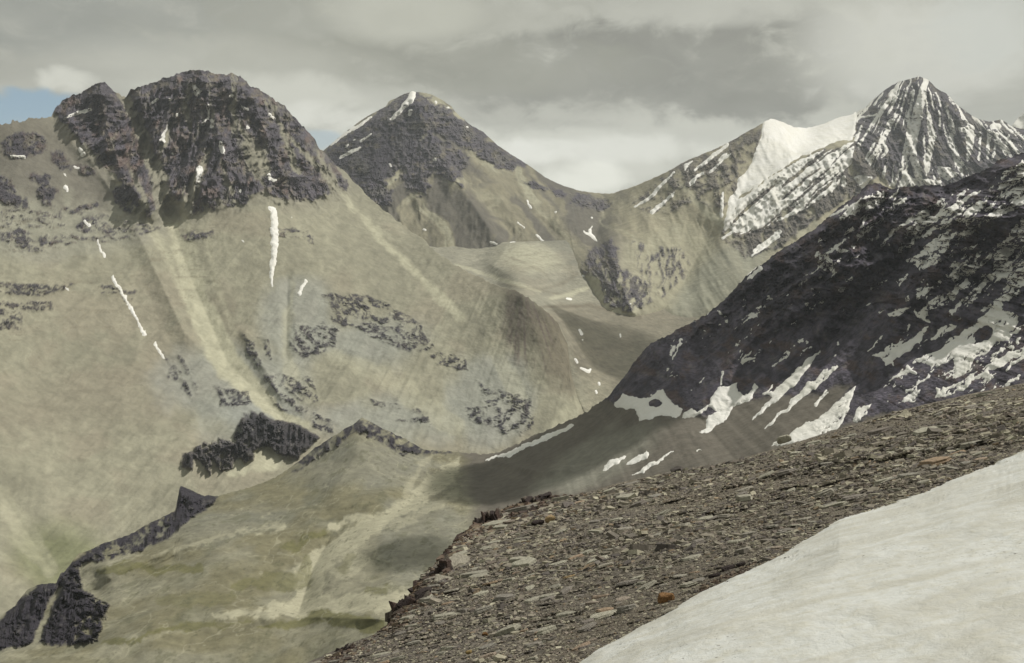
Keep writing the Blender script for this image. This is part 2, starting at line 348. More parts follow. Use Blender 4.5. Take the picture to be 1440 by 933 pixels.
def rock_left(px, py):
    """outcrop field in pixels, positive on rock"""
    px, py = warp(px, py, 6.5, 18)
    n1 = fbm(px / 11, py / 9, o=4, g=0.6); nb2 = fbm(px / 26, py / 5.0, o=4, g=0.6); n3 = fbm(px / 5, py / 5, o=3)
    r = polysd(px, py, ROCKTOP) + 8 * n1
    tp_ = polysd(px, py, ROCKTOP); fan = (px - 290) / (py + 160) * 420; r = np.where(tp_ > -10, np.minimum(r, 13 * (fbm(fan / 15, py / 75, o=5, g=0.6) + 0.42)), r)
    for a in [((165, 130, 5), (182, 150, 6), (200, 185, 8), (222, 250, 10), (234, 292, 13)), ((295, 213, 3), (280, 245, 7), (262, 290, 7)), ((338, 180, 2), (352, 215, 4), (367, 262, 5)), ((240, 175, 1), (228, 215, 4)), ((405, 190, 1), (440, 228, 3), (480, 273, 4)), ((312, 225, 1), (325, 270, 3)), ((186, 240, 2), (205, 290, 5)), ((270, 120, 2), (262, 150, 3), (268, 190, 1)), ((385, 150, 2), (395, 185, 2), (420, 240, 4))]:
        r = np.minimum(r, -stroke(px, py, a) + 3.5 * n3)
    for e in [(35, 203, 30, 17), (25, 208, 24, 16), (5, 262, 22, 14, 30), (8, 275, 30, 9, 25), (65, 270, 13, 15), (66, 284, 9, 8), (116, 319, 10, 7), (28, 328, 10, 6), (32, 338, 8, 6), (60, 337, 6, 6), (14, 331, 4, 4), (277, 295, 11, 8), (299, 288, 10, 7), (322, 286, 8, 5), (340, 280, 11, 6), (352, 264, 22, 12, -10), (384, 268, 14, 7), (402, 262, 22, 11, 10), (424, 272, 14, 6), (440, 256, 18, 9, 40), (120, 290, 16, 5, -12), (60, 250, 18, 6, 10), (175, 280, 12, 22, -30), (150, 225, 12, 20, -35), (85, 225, 20, 8, 40), (120, 240, 14, 6, 20)]:
        v = np.minimum(ell(px, py, *e) + 3.5 * n3, 6 * (fbm(px / 6, py / 6, o=4, g=0.65) + 0.42)); r = np.maximum(r, v)
    # thin outcropping strata on the left flank
    for (poly, thr) in [(((0, 288), (90, 292), (230, 322), (190, 334), (110, 342), (70, 352), (0, 352)), 0.30), (((-60, 394), (60, 398), (104, 402), (60, 414), (-60, 412)), -0.12), (((-60, 424), (72, 424), (74, 436), (30, 442), (30, 462), (-60, 466)), 0.10), (((140, 398), (190, 408), (185, 420), (140, 415)), 0.2), (((255, 330), (300, 322), (300, 335), (260, 338)), 0.2), (((380, 320), (440, 326), (440, 345), (380, 338)), 0.3)]:
        r = np.maximum(r, np.minimum(polysd(px, py, poly), np.minimum((nb2 - thr + 0.18) * 9, 5 * (fbm(px / 5, py / 3.4, o=4, g=0.7) + 0.10))))
    # the folded beds low on the slope: curving bands
    rad = np.hypot(px - 560, (py - 360) * 0.95); bands = vnoise(rad / 5.5, np.arctan2(py - 360, px - 560) * 5) * 0.6 + n1 * 0.75
    for (poly, thr) in [(((456, 416), (500, 412), (545, 428), (590, 455), (612, 488), (590, 497), (556, 488), (520, 470), (492, 455), (476, 470), (470, 490), (430, 502), (408, 488), (415, 455), (440, 462), (470, 440)), -0.12), (((604, 500), (622, 497), (652, 500), (660, 520), (640, 518), (612, 512)), -0.05),
                        (((670, 535), (690, 548), (745, 555), (752, 590), (745, 612), (715, 612), (690, 600), (660, 592), (655, 572), (690, 575)), 0.10), (((340, 470), (375, 478), (385, 505), (360, 520), (348, 500)), 0.12), (((225, 492), (260, 505), (285, 545), (270, 560), (235, 530)), 0.22), (((372, 528), (440, 532), (452, 565), (425, 582), (395, 578), (378, 555)), 0.02), (((520, 560), (600, 580), (605, 598), (560, 590), (515, 575)), 0.2), (((300, 545), (350, 550), (355, 570), (310, 570)), 0.25), (((440, 575), (470, 590), (470, 610), (440, 600)), -0.05)]:
        r = np.maximum(r, np.minimum(polysd(px, py, poly), np.minimum((bands - thr + 0.14) * 8, 4 * (fbm(px / 4.2 + bands, py / 2.8, o=3, g=0.7) + 0.10))))
    cl = np.minimum(polysd(px, py, CLIFF) + 2.0 * n3, 8 * (fbm(px / 7, py / 9, o=4, g=0.65) + 0.30 + sm(330, 370, px) * 0.3))
    return np.maximum(r, cl), cl
def pale_left(px, py):
    px, py = warp(px, py, 5, 22)
    n = fbm(px / 14, py / 30, o=4) * 5
    f = 0
    for pts, s in [(((232, 283, 6), (250, 340, 11), (272, 410, 17), (296, 470, 21), (322, 515, 20), (352, 545, 15), (392, 585, 9), (430, 600, 5)), 1.0), (((143, 223, 2), (200, 307, 3), (233, 353, 5), (262, 420, 6), (290, 480, 6)), 0.6), (((262, 285, 6), (262, 330, 8), (285, 400, 10)), 0.45), (((440, 228, 1.5), (480, 273, 3), (520, 318, 4), (567, 367, 5), (610, 410, 6), (645, 445, 8)), 0.7), (((366, 260, 2), (378, 290, 4)), 0.6),
                   (((415, 400, 3), (405, 440, 5), (402, 490, 6), (412, 540, 10)), 0.4), (((470, 500, 8), (540, 530, 16), (640, 600, 14)), 0.35), (((330, 655, 16), (380, 645, 18)), 0.9), (((0, 690, 10), (40, 760, 18), (70, 800, 10)), 0.35), (((290, 330, 3), (305, 400, 4), (330, 470, 5)), 0.3), (((700, 500, 10), (730, 560, 14)), 0.3), (((830, 540, 8), (790, 600, 14)), 0.4)]:
        v = stroke(px, py, pts) + n; f = np.maximum(f, sm(-4, 4, v) * min(1, s * 1.25))
    return f
def left_fields(px, py):
    r, cl = rock_left(px, py); return r, cl
def depth_left(px, py):
    D = dL(px, py); r, cl = rock_left(px, py); rk = sm(-3, 6, r); zz = (300 - py) / FPX * D; xx = (px - CX) / FPX * D
    top = sm(-25, 15, polysd(px, py, ROCKTOP))
    # gullies and buttresses run down the fall line
    wx = xx + 40 * fbm(xx / 160, zz / 160, o=3)
    D = D - top * (105 * fbm(wx / 120, zz / 300, o=5, g=0.6, ridged=True) + 48 * fbm(wx / 34, zz / 70, o=4, g=0.6, ridged=True)) * sm(0, 22, py - topL(px))
    D = D - rk * (13 * fbm(xx / 15, zz / 22, o=4, g=0.62, ridged=True) + 9)
    # open slopes: faint ribs
    sh = xx - 0.45 * zz
    D = D - (1 - top) * (16 * fbm(sh / 120, zz / 420, o=3) + 5 * fbm(sh / 30, zz / 200, o=3, ridged=True) + 3.0 * fbm(xx / 14, zz / 14, o=3)) * sm(0, 20, py - topL(px))
    for pts, wd, am in [(((178, 138), (200, 185), (222, 250), (236, 300)), 22, -60), (((283, 97), (300, 160), (318, 230)), 20, 45), (((245, 110), (225, 170), (200, 230), (195, 280)), 16, 35), (((140, 117), (150, 180), (170, 240), (205, 290)), 22, 55), (((350, 120), (370, 180), (400, 250)), 16, 35), (((232, 290), (272, 400), (320, 510), (400, 590)), 34, -22), (((730, 412), (755, 470), (770, 520)), 46, 16), (((405, 390), (402, 500)), 12, -14), (((345, 470), (395, 560)), 14, 14), (((100, 170), (130, 230), (190, 320), (260, 470)), 24, 26), (((0, 690), (70, 800)), 50, -18), (((230, 500), (300, 620)), 40, -14), (((600, 345), (700, 430), (735, 415)), 20, 6)]:
        d, _ = segd(px, py, [(a[0], a[1]) for a in pts]); D = D - am * np.clip(1 - d / wd, 0, 1) ** 1.3
    D = D - sm(-1, 5, cl) * (20 + 34 * fbm(px / 15, py / 50, o=3, g=0.6, ridged=True) + 9 * fbm(px / 5, py / 26, o=3, ridged=True) + 3 * fbm(px / 4, py / 4, o=2))
    return D
g = grid_layer(-60, 830, 1.45, topL, botL, 430, depth_left, (900, 0.62, 22), 3.2, (350, 0))
def cols_left(px, py, P):
    n = fbm(px / 60, py / 45, o=4); n2 = fbm(px / 18, py / 60, o=4); n3 = fbm(px / 6, py / 6, o=3)
    sh = (px - 250 + 40 * n) / (py + 420) * 800; st = fbm(sh / 7, py / 90, o=5, g=0.68)
    st2 = fbm((sh + 30 * n) / 26, py / 240, o=4, g=0.6)
    c = np.broadcast_to(SCREE, px.shape + (3,)) * (1 + 0.12 * n2 + 0.13 * st + 0.17 * st2 + 0.20 * n)[..., None]
    c = lerp(c, SCREE_PINK, sm(-0.15, 0.35, n + 0.35 * sm(0, 30, ell(px, py, 180, 430, 110, 130)) - 0.1) * 0.55)
    c = lerp(c, SCREE_PINK * 0.9, sm(-20, 40, ell(px, py, 130, 560, 190, 60, -8) + 30 * n) * 0.55)
    c = lerp(c, SCREE_GREY, sm(0, 25, ell(px, py, 60, 290, 240, 90) + 12 * n) * 0.6); c = lerp(c, np.array([0.125, 0.115, 0.095]), sm(-14, 30, ell(px, py, 60, 215, 150, 75, 12) + 26 * st2 + 14 * n2) * 0.8)
    for e in [(420, 450, 60, 70), (330, 540, 120, 60), (690, 560, 70, 70), (520, 480, 90, 40), (560, 590, 120, 34), (360, 590, 90, 34)]:
        c = lerp(c, BLUEG, sm(-8, 22, ell(px, py, *e) + 16 * n + 8 * n2) * 0.55)
    c = lerp(c, SCREE_DK * 0.8, sm(-8, 22, ell(px, py, 735, 445, 34, 60, -12) + 12 * n2) * 0.75)
    c = lerp(c, SCREE_DK * 1.05, sm(-10, 16, ell(px, py, 790, 490, 34, 70, -18) + 12 * n2) * 0.8)  # dark shading of the right flank, put into the scree colour
    c = lerp(c, np.array([0.125, 0.14, 0.06]), sm(-14, 30, ell(px, py, 95, 790, 90, 55, 20) + 14 * n) * 0.65)
    c = lerp(c, SCREE_P * (0.95), pale_left(px, py))
    mq = sm(-4, 18, ell(px, py, 742, 462, 44, 64, -18) + 12 * n2); ms = fbm((px - 735) / (py - 380) * 34, py / 60, o=4, g=0.62); c = lerp(c, np.array([0.115, 0.092, 0.080]), mq * sm(-0.25, 0.35, ms) * 0.75)
    r, cl = rock_left(px, py); rn = fbm(px / 9, py / 16, o=4)
    rc = np.broadcast_to(ROCK, px.shape + (3,)); rc = lerp(rc, ROCK_R, sm(0.0, 0.6, rn + 0.35 * sm(0, 10, ell(px, py, 180, 205, 40, 40))) * 0.8); rc = lerp(rc, ROCK_L, sm(0.15, 0.6, n3 * 0.6 + rn * 0.5) * 0.7)
    rc = lerp(rc, SCREE_DK * 0.95, sm(0.15, 0.5, fbm(px / 13 + 7, py / 7, o=5, g=0.62)) * 0.65)
    cb = fbm(px / 10, py / 16 + 5, o=5, g=0.65); rc = lerp(rc, ROCK * 0.55, sm(-1, 3, cl) * 0.85); rc = lerp(rc, ROCK_L, sm(-1, 3, cl) * sm(0.2, 0.55, cb) * 0.55); low_ = sm(370, 420, py) * (1 - sm(-1, 1, cl)); rc = lerp(rc, ROCK * 0.6, low_ * 0.75); tpz = sm(-5, 5, polysd(px, py, ROCKTOP)); rc = rc * (1 + 0.42 * tpz)[..., None]; bedd = fbm(px / 45, (py + 0.12 * px) / 2.6, o=4, g=0.6); rc = rc * (1 + 0.35 * bedd * tpz)[..., None]; c = lerp(c, rc, sm(-1.3 - 2 * tpz, 1.3 + 2.5 * tpz, r + 1.0 * n3) * 0.93)
    tp = sm(-30, 0, polysd(px, py, ROCKTOP)) * (1 - sm(-1, 2, r)); c = lerp(c, np.array([0.21, 0.20, 0.155]), tp * 0.7)
    lst = fbm(px / 40 + 3 * n, py / 2.6, o=4, g=0.6) * sm(0, 20, ell(px, py, 60, 380, 260, 120) + 10 * n); c = lerp(c, SCREE_DK * 1.2, sm(0.25, 0.6, lst) * 0.5)
    return c, r, cl
cL, rL, clL = cols_left(g['px'], g['py'], g['P'])
left, _ = layer_object('mountain', g, cL, M_LEFT, sm(-2, 3, rL), parts=[('cliff', clL > 0.5, ('dark jagged cliff band at the foot of the pale scree slope', 'cliff'), False)])
tag(left, 'broad brown twin summit mountain with pale scree slopes on the left', None, None, 'structure')
def snow_left(px, py):
    px, py = warp(px, py, 4, 9)
    n = fbm(px / 3.2, py / 3.2, o=3) * 1.1
    S = np.full(px.shape, -40.0)
    for p in [((379, 293, 2), (384, 297, 4.5), (387, 325, 5.5), (385, 350, 4.5), (383, 378, 3.2), (383, 402, 1.6)),
              ((137, 338, 1.6), (146, 361, 1.8)), ((158, 388, 1.5), (170, 408, 2.0), (186, 437, 2.2), (204, 471, 1.8)), ((217, 483, 1.6), (229, 504, 1.8)), ((430, 396, 2.2), (420, 414, 2.4)), ((90, 167, 1.2), (110, 160, 2.6), (126, 156, 2.2)), ((113, 210, 2.2), (117, 219, 2.6)), ((228, 201, 3), (235, 177, 1)), ((272, 120, 2), (277, 131, 4.6)), ((214, 145, 2), (221, 139, 1.6)), ((239, 140, 1.6), (240, 142, 1.6)), ((293, 148, 1.6), (294, 165, 1.8), (285, 176, 2)), ((299, 170, 1.8), (299, 178, 2)), ((250, 162, 2.6), (251, 162, 2.6)), ((340, 149, 2.2), (349, 153, 1.8)), ((347, 178, 2), (348, 180, 2.2)), ((310, 200, 2), (314, 212, 4)), ((280, 238, 5), (278, 255, 3.4)), ((276, 262, 2), (278, 263, 2)), ((378, 246, 2), (380, 252, 3), (386, 254, 2)), ((380, 160, 1.5), (385, 165, 2)), ((118, 311, 1.6), (127, 318, 2.4)), ((93, 264, 2.6), (95, 268, 2.4)), ((16, 221, 1.2), (33, 221, 1.4)), ((104, 234, 1.6), (110, 236, 1.4)), ((242, 214, 2), (243, 217, 1.4)), ((321, 135, 1), (326, 134, 2)), ((340, 338, .8), (342, 342, 1.4)), ((410, 305, 1.2), (411, 306, 1.2)), ((90, 245, 1.2), (93, 249, 1.6)), ((335, 272, 1), (337, 268, 1.8)), ((268, 297, 1.2), (267, 300, 1)), ((92, 407, 1.6), (94, 408, 1))]:
        S = np.maximum(S, stroke(px, py, p))
    for e in [(815, 447, 1.6, 3), (818, 466, 1.5, 2)]: S = np.maximum(S, ell(px, py, *e))
    return S + np.where(S > -5, n, 0)
snow_object(g, snow_left(g['px'], g['py']), left, M_SNOWF, 1.45, minbig=10, maxbig=40)

# ================================================================== MIDDLE PEAK, SNOW RANGE (one surface, two mountains)
topB = curve([(430, 235), (455, 212), (477, 193), (490, 183), (510, 168), (523, 160), (543, 150), (547, 143), (567, 133), (580, 129), (592, 130), (607, 133), (620, 140), (633, 148), (643, 160), (663, 177), (680, 186), (700, 205), (720, 218), (747, 235), (767, 250), (793, 262), (817, 269), (833, 271), (857, 273), (884, 265), (907, 256), (938, 242), (964, 227), (991, 216), (1018, 204), (1049, 187), (1073, 173), (1084, 168), (1102, 173), (1116, 180), (1133, 182), (1156, 176), (1178, 167), (1200, 162), (1202, 159), (1216, 153), (1227, 142), (1244, 127), (1262, 116), (1278, 112), (1293, 107), (1307, 114), (1316, 124), (1333, 133), (1347, 149), (1373, 167), (1391, 171), (1409, 169), (1422, 178), (1440, 182), (1500, 190), (1640, 150), (1780, 205), (1950, 235)])
botB = curve([(430, 300), (520, 330), (600, 390), (650, 400), (700, 360), (800, 352), (808, 375), (815, 405), (830, 420), (849, 455), (889, 465), (960, 470), (1060, 505), (1200, 420), (1500, 380), (1950, 380)])
dB = tps([(440, 225, 5000), (455, 212, 5100), (510, 168, 5400), (580, 129, 5600), (643, 160, 5600), (720, 218, 5600), (793, 262, 5550), (857, 273, 5500), (938, 242, 5250), (1018, 204, 5300), (1084, 168, 5450), (1133, 182, 5750), (1200, 162, 5800), (1293, 107, 5700), (1373, 167, 5700), (1440, 182, 5700), (1500, 190, 5700), (1640, 150, 5700), (1950, 235, 5500), (1950, 380, 4700),
          (430, 300, 4700), (500, 280, 4750), (560, 250, 4950), (640, 260, 4950), (720, 290, 5000), (640, 350, 4600), (700, 348, 4650), (780, 344, 4750), (600, 390, 4400), (800, 310, 5000),
          (838, 335, 4800), (815, 380, 4250), (842, 357, 4400), (860, 342, 4500), (849, 432, 3750), (889, 440, 3720), (870, 400, 3900), (950, 330, 4600), (950, 395, 4150), (960, 445, 3750), (1060, 480, 3500), (1050, 390, 3950), (815, 408, 4190), (849, 455, 3710), (889, 465, 3680), (960, 470, 3705), (1060, 505, 3455),
          (1200, 203, 5200), (1156, 211, 5100), (1107, 235, 4950), (1062, 267, 4800), (1025, 312, 4560), (1100, 200, 5280), (1150, 193, 5500), (1000, 270, 4850), (1050, 230, 5100),
          (1240, 190, 5300), (1293, 250, 5150), (1400, 250, 5200), (1190, 262, 4850), (1110, 320, 4500), (1060, 360, 4280), (1200, 350, 4400), (1440, 350, 4600)])
SUMMIT = [(1200, 205), (1206, 150), (1260, 95), (1310, 95), (1350, 140), (1400, 160), (1510, 170), (1510, 300), (1440, 270), (1330, 275), (1250, 262), (1222, 228)]
RIDGE_R = [(1202, 200), (1156, 211), (1107, 235), (1062, 267), (1020, 312), (1012, 335), (1050, 365), (1100, 345), (1160, 300), (1215, 268), (1240, 240)]
HILLM = [(890, 285), (938, 240), (1018, 200), (1075, 168), (1062, 215), (1052, 240), (1036, 255), (1034, 280), (1010, 300), (980, 280), (940, 300), (905, 300)]
CRAGB = [(813, 380), (827, 351), (842, 351), (856, 335), (867, 345), (873, 378), (890, 385), (912, 400), (915, 424), (889, 440), (862, 432), (849, 424), (842, 390)]
TOPC = [(455, 210), (580, 120), (680, 180), (740, 232), (720, 245), (690, 235), (668, 215), (655, 235), (640, 250), (650, 262), (610, 248), (600, 262), (590, 275), (570, 262), (560, 240), (545, 262), (520, 262), (480, 240)]
def rock_far(px, py):
    px, py = warp(px, py, 5, 15)
    n1 = fbm(px / 13, py / 9, o=4, g=0.6); n3 = fbm(px / 5, py / 5, o=3); sh = px - 0.3 * py; st = fbm(sh / 9, py / 40, o=4, g=0.6)
    r = polysd(px, py, TOPC) + 12 * n1 - 2
    for p in [((610, 190, 2), (660, 215, 3), (720, 300, 9)), ((600, 190, 1), (575, 215, 2)), ((560, 265, 3), (600, 310, 6))]: r = np.minimum(r, -stroke(px, py, p) + 3 * n3)
    for e in [(605, 228, 36, 9, 20), (640, 243, 12, 9, 30), (630, 208, 8, 9), (577, 255, 10, 18, -30), (525, 245, 26, 12), (670, 188, 14, 4, 30), (700, 228, 20, 5, 25), (750, 260, 16, 3, 20), (785, 272, 12, 4, 40), (560, 205, 40, 18), (480, 240, 30, 10, 30), (530, 272, 26, 14, 30), (830, 285, 30, 10, 10)]:
        r = np.maximum(r, ell(px, py, *e) + 4 * n3 + 2 * n1)
    s = polysd(px, py, SUMMIT) + 4 * n1; h = np.minimum(polysd(px, py, RIDGE_R) + 5 * n1, 6 * (n1 + st + 0.55)); m = np.minimum(polysd(px, py, HILLM), 8 * (n1 + st * 0.8 + 0.05))
    k = np.minimum(polysd(px, py, CRAGB) + 4 * n3, 7 * (fbm(px / 4.5, py / 9, o=3) + 0.32))
    k2 = np.minimum(polysd(px, py, [(890, 340), (960, 350), (975, 380), (930, 420), (905, 400)]), 7 * (fbm(px / 3.5, py / 12, o=3) - 0.15))
    r = np.maximum.reduce([r, s, h, m, k, k2]); return r, k
def depth_far(px, py):
    D = dB(px, py); r, _ = rock_far(px, py); rk = sm(-4, 6, r); zz = (300 - py) / FPX * D; xx = (px - CX) / FPX * D
    edge = sm(0, 18, py - topB(px)); s = sm(-15, 15, polysd(px, py, SUMMIT)); rr = sm(-12, 12, polysd(px, py, RIDGE_R)); c = (px < 850) * 1.0
    wx = xx + 45 * fbm(xx / 200, zz / 200, o=3)
    D = D - edge * s * (75 * fbm(wx / 120, zz / 420, o=4, g=0.55, ridged=True) + 30 * fbm(wx / 42, zz / 110, o=3, g=0.6, ridged=True))
    q = (px * 0.64 + py * 0.77); q2 = (px * 0.77 - py * 0.64)   # the striped spur: ribs across its fall line
    D = D - rr * edge * (15 * fbm(q / 10, q2 / 60, o=3, g=0.5, ridged=True))
    D = D - edge * (1 - s) * (34 * fbm((xx - 0.5 * zz * np.sign(px - 590)) / 150, zz / 400, o=4, ridged=True) + 8 * fbm(xx / 30, zz / 90, o=3, ridged=True))
    D = D - edge * rk * (34 * fbm(xx / 26, zz / 36, o=4, g=0.62, ridged=True) + 10)
    for pts, wd, am in [(((580, 129), (600, 180), (640, 250), (700, 340)), 26, 70), (((580, 129), (530, 190), (520, 260)), 22, 40), (((690, 190), (740, 290), (790, 335)), 24, -40), (((610, 190), (660, 260), (720, 330)), 16, -40), (((1293, 107), (1300, 170), (1296, 240)), 16, 90), (((1245, 127), (1240, 180), (1225, 230)), 16, 70), (((1202, 200), (1156, 211), (1107, 235), (1062, 267), (1022, 312)), 14, 60), (((1347, 149), (1362, 230)), 14, 60), (((1190, 205), (1225, 250), (1240, 270)), 16, 60), (((1049, 187), (1030, 250), (1000, 300)), 22, 50), (((857, 338), (872, 400), (890, 440)), 18, 60), (((900, 300), (950, 360), (940, 430)), 26, 40), (((1000, 330), (960, 400), (930, 440)), 22, -50), (((856, 275), (838, 335)), 22, -60)]:
        d, _ = segd(px, py, [(a[0], a[1]) for a in pts]); D = D - edge * am * np.clip(1 - d / wd, 0, 1) ** 1.3
    return D
def cols_far(px, py, P):
    n = fbm(px / 60, py / 40, o=4); n2 = fbm(px / 16, py / 16, o=4); n3 = fbm(px / 6, py / 6, o=3); sg = np.where(px < 585, -1, 1)
    sh = px - 0.8 * sg * py; st = fbm(sh / 9, py / 90, o=4, g=0.6); C = (px < 850)
    c = np.broadcast_to(np.array([0.20, 0.185, 0.13]), px.shape + (3,)) * (1 + 0.16 * n2 + 0.35 * st)[..., None]
    stb = fbm(sh / 26 + n, py / 160, o=4, g=0.6); c = lerp(c, np.array([0.095, 0.088, 0.078]), sm(-0.15, 0.25, stb + n * 0.4) * 0.8 * sm(960, 800, px)); c = c * (1 + 0.3 * sm(820, 900, px))[..., None]
    c = lerp(c, SCREE_P * 0.85, sm(0.08, 0.35, -stb) * 0.75)
    c = lerp(c, SCREE_P * 0.85, sm(-8, 14, polysd(px, py, [(870, 340), (960, 300), (1010, 335), (1030, 400), (990, 440), (900, 440), (860, 400)]) + 10 * n) * 0.5)
    c = lerp(c, np.array([0.20, 0.205, 0.165]), sm(-4, 20, polysd(px, py, [(1010, 330), (1100, 340), (1060, 420), (960, 470), (930, 440)]) + 8 * n) * 0.6)
    c = lerp(c, SCREE_P, sm(-3, 3, np.minimum(polysd(px, py, [(800, 400), (850, 375), (905, 425), (895, 445), (850, 440)]), 5 + 0 * px)) * 0.6)
    r, k = rock_far(px, py); rc = np.broadcast_to(ROCK * 1.35, px.shape + (3,)); rc = lerp(rc, ROCK_L * 0.95, sm(0.0, 0.6, n2 + 0.5 * n3) * 0.8)
    rc = lerp(rc, np.array([0.16, 0.145, 0.11]), sm(-10, 10, polysd(px, py, HILLM)) * 0.55)
    rc = lerp(rc, np.array([0.14, 0.125, 0.095]), sm(-10, 10, polysd(px, py, RIDGE_R)) * 0.5)
    rc = lerp(rc, SCREE_DK * 1.1, sm(0.15, 0.5, fbm(px / 12 + 7, py / 7, o=5, g=0.62)) * 0.7); c = lerp(c, rc, sm(-2, 2.5, r + 1.5 * n3) * 0.92)
    return c, r, k
def snow_far(px, py):
    px, py = warp(px, py, 3.2, 14)
    n = fbm(px / 3.4, py / 3.4, o=3); S = np.full(px.shape, -40.0)
    for p in [[(1073, 168), (1084, 160), (1102, 165), (1116, 172), (1133, 174), (1156, 168), (1178, 159), (1206, 152), (1200, 198), (1178, 198), (1156, 208), (1129, 220), (1107, 232), (1084, 248), (1062, 264), (1036, 275), (1038, 251), (1053, 240), (1062, 215), (1071, 193)],
              [(1262, 236), (1272, 240), (1284, 252), (1316, 254), (1326, 256), (1316, 264), (1284, 264)], [(1316, 234), (1335, 236), (1350, 244), (1333, 253), (1320, 246)], [(1202, 251), (1214, 246), (1226, 251), (1213, 270)], [(818, 323), (828, 327), (833, 317), (832, 328), (841, 340), (830, 334)]]:
        S = np.maximum(S, polysd(px, py, p) + 1.3 * n)
    for p in [((582, 130, 3), (576, 142, 5), (564, 155, 3), (551, 168, 2.6)), ((578, 156, 2.4), (575, 163, 2)), ((522, 165, 2), (493, 183, 2.2), (466, 204, 1.6)), ((521, 188, 1.2), (506, 199, 2)), ((505, 208, 2.2), (478, 222, 2.2)), ((498, 197, 1), (499, 198, 1)), ((612, 225, 2.4), (613, 226, 1.6)), ((549, 231, 1.5), (550, 234, 1.2)), ((630, 150, 1.6), (631, 151, 1.5)), ((612, 143, 1.4), (613, 146, 1.6)), ((657, 179, 1.2), (659, 180, 1)), ((740, 283, 1.2), (747, 292, 1.2)), ((728, 313, 1.4), (738, 321, 1.2)), ((755, 332, 1.6), (763, 339, 1.4)), ((691, 341, 1.6), (699, 344, 1.2)), ((596, 322, 1.5), (597, 323, 1.5)), ((781, 298, 1.4), (781, 299, 1.2)), ((833, 306, 1.2), (833, 307, 1.2)), ((486, 206, 1.4), (490, 204, 1.4)),
              ((1302, 114, 4), (1294, 140, 6), (1288, 175, 7), (1284, 210, 5), (1290, 245, 6)), ((1284, 128, 1.5), (1277, 170, 3), (1284, 215, 2.5)), ((1304, 160, 3), (1312, 193, 5), (1302, 240, 4)), ((1262, 122, 1.5), (1253, 150, 1.5)), ((1331, 152, 2), (1338, 175, 3.4), (1341, 197, 2.4)), ((1320, 158, 2), (1322, 182, 1.4)), ((1350, 182, 3), (1364, 182, 7), (1364, 205, 4), (1362, 225, 2)), ((1391, 184, 2.4), (1389, 222, 1.8)), ((1378, 186, 1.6), (1377, 225, 1.6)), ((1402, 188, 1.8), (1396, 225, 1.6)), ((1397, 178, 5), (1404, 178, 4)), ((1237, 190, 2), (1246, 212, 2.6), (1240, 222, 1)), ((1205, 167, 2), (1238, 160, 1)), ((1210, 178, 1.6), (1205, 198, 2)), ((1262, 160, 1), (1245, 182, 1.6)), ((1418, 190, 1.4), (1412, 215, 1.4)), ((1316, 130, 1.2), (1322, 150, 1.5)), ((1242, 130, 1.5), (1228, 148, 1.5)),
              ((947, 243, 1.4), (920, 272, 3), (893, 291, 1.5)), ((948, 272, 1.4), (918, 300, 3)), ((1022, 205, 3), (1000, 220, 2.4), (978, 240, 1.6)), ((1016, 272, 2), (1014, 304, 2.6)), ((1056, 232, 2), (1040, 260, 3)), ((1187, 250, 3), (1186, 262, 2.6)), ((1174, 252, 2.4), (1170, 262, 1.6)), ((1040, 268, 5), (1030, 285, 6), (1019, 320, 3)), ((1070, 262, 3), (1040, 295, 4), (1022, 318, 3)), ((1098, 262, 2), (1050, 312, 3), (1016, 336, 1.8)), ((1095, 285, 3), (1045, 325, 2)), ((1097, 326, 3), (1060, 352, 2.4)), ((1095, 333, 2), (1056, 360, 1.5)), ((1052, 390, 1), (1064, 378, 2))]:
        S = np.maximum(S, stroke(px, py, p) + 1.0 * n)
    q = px * 0.64 + py * 0.77; q2 = px * 0.77 - py * 0.64
    st = fbm(q / 4.6, q2 / 80, o=2, g=0.5) + 0.14 * n
    S = np.maximum(S, np.minimum(polysd(px, py, [(1200, 200), (1156, 211), (1107, 235), (1062, 265), (1036, 276), (1018, 318), (1040, 330), (1075, 320), (1120, 300), (1170, 270), (1200, 230)]) + 2 * n, (st + 0.12) * 6))
    sv = fbm((px - 1296) / (py - 60) * 30, py / 70, o=3, g=0.55) + 0.16 * n
    S = np.maximum(S, np.minimum(polysd(px, py, SUMMIT) + 2 * n, (sv - 0.22) * 6))
    S = np.maximum(S, np.minimum(polysd(px, py, [(960, 232), (1020, 203), (1040, 215), (1000, 250), (970, 262)]), (fbm(q / 5, q2 / 20, o=3) - 0.2) * 6))
    k = polysd(px, py, CRAGB); S = np.maximum(S, np.minimum(k, (fbm(px / 3, py / 4, o=2) - 0.72) * 6))
    return S
for nm, xa, xb, lab, bk in [('mountain', 430, 850, 'dark cone shaped peak in the middle distance with snow streaks near its top', 0.6), ('mountain', 850, 1500, 'snow streaked rocky summit and glaciated ridge at the upper right', 0.62)]:
    gB = grid_layer(xa, xb, 1.45, topB, botB, 215, depth_far, (1300, bk, 20), 1.2 if xa > 800 else 0.9, (0, 430 if xa > 800 else 0))
    cB, rB, kB = cols_far(gB['px'], gB['py'], gB['P'])
    prt = [('crag', (kB > 0.3) & (polysd(gB['px'], gB['py'], CRAGB) > -4), None, True)] if xa > 800 else []
    ob, _ = layer_object(nm, gB, cB, M_FAR, sm(-2, 3, rB), parts=prt); tag(ob, lab, None, None, 'structure')
    snow_object(gB, snow_far(gB['px'], gB['py']), ob, M_SNOWF, 1.45, named=[(1120, 215, 'glacier', 'smooth bright glacier saddle below the snowy dome')], minbig=12, maxbig=60)

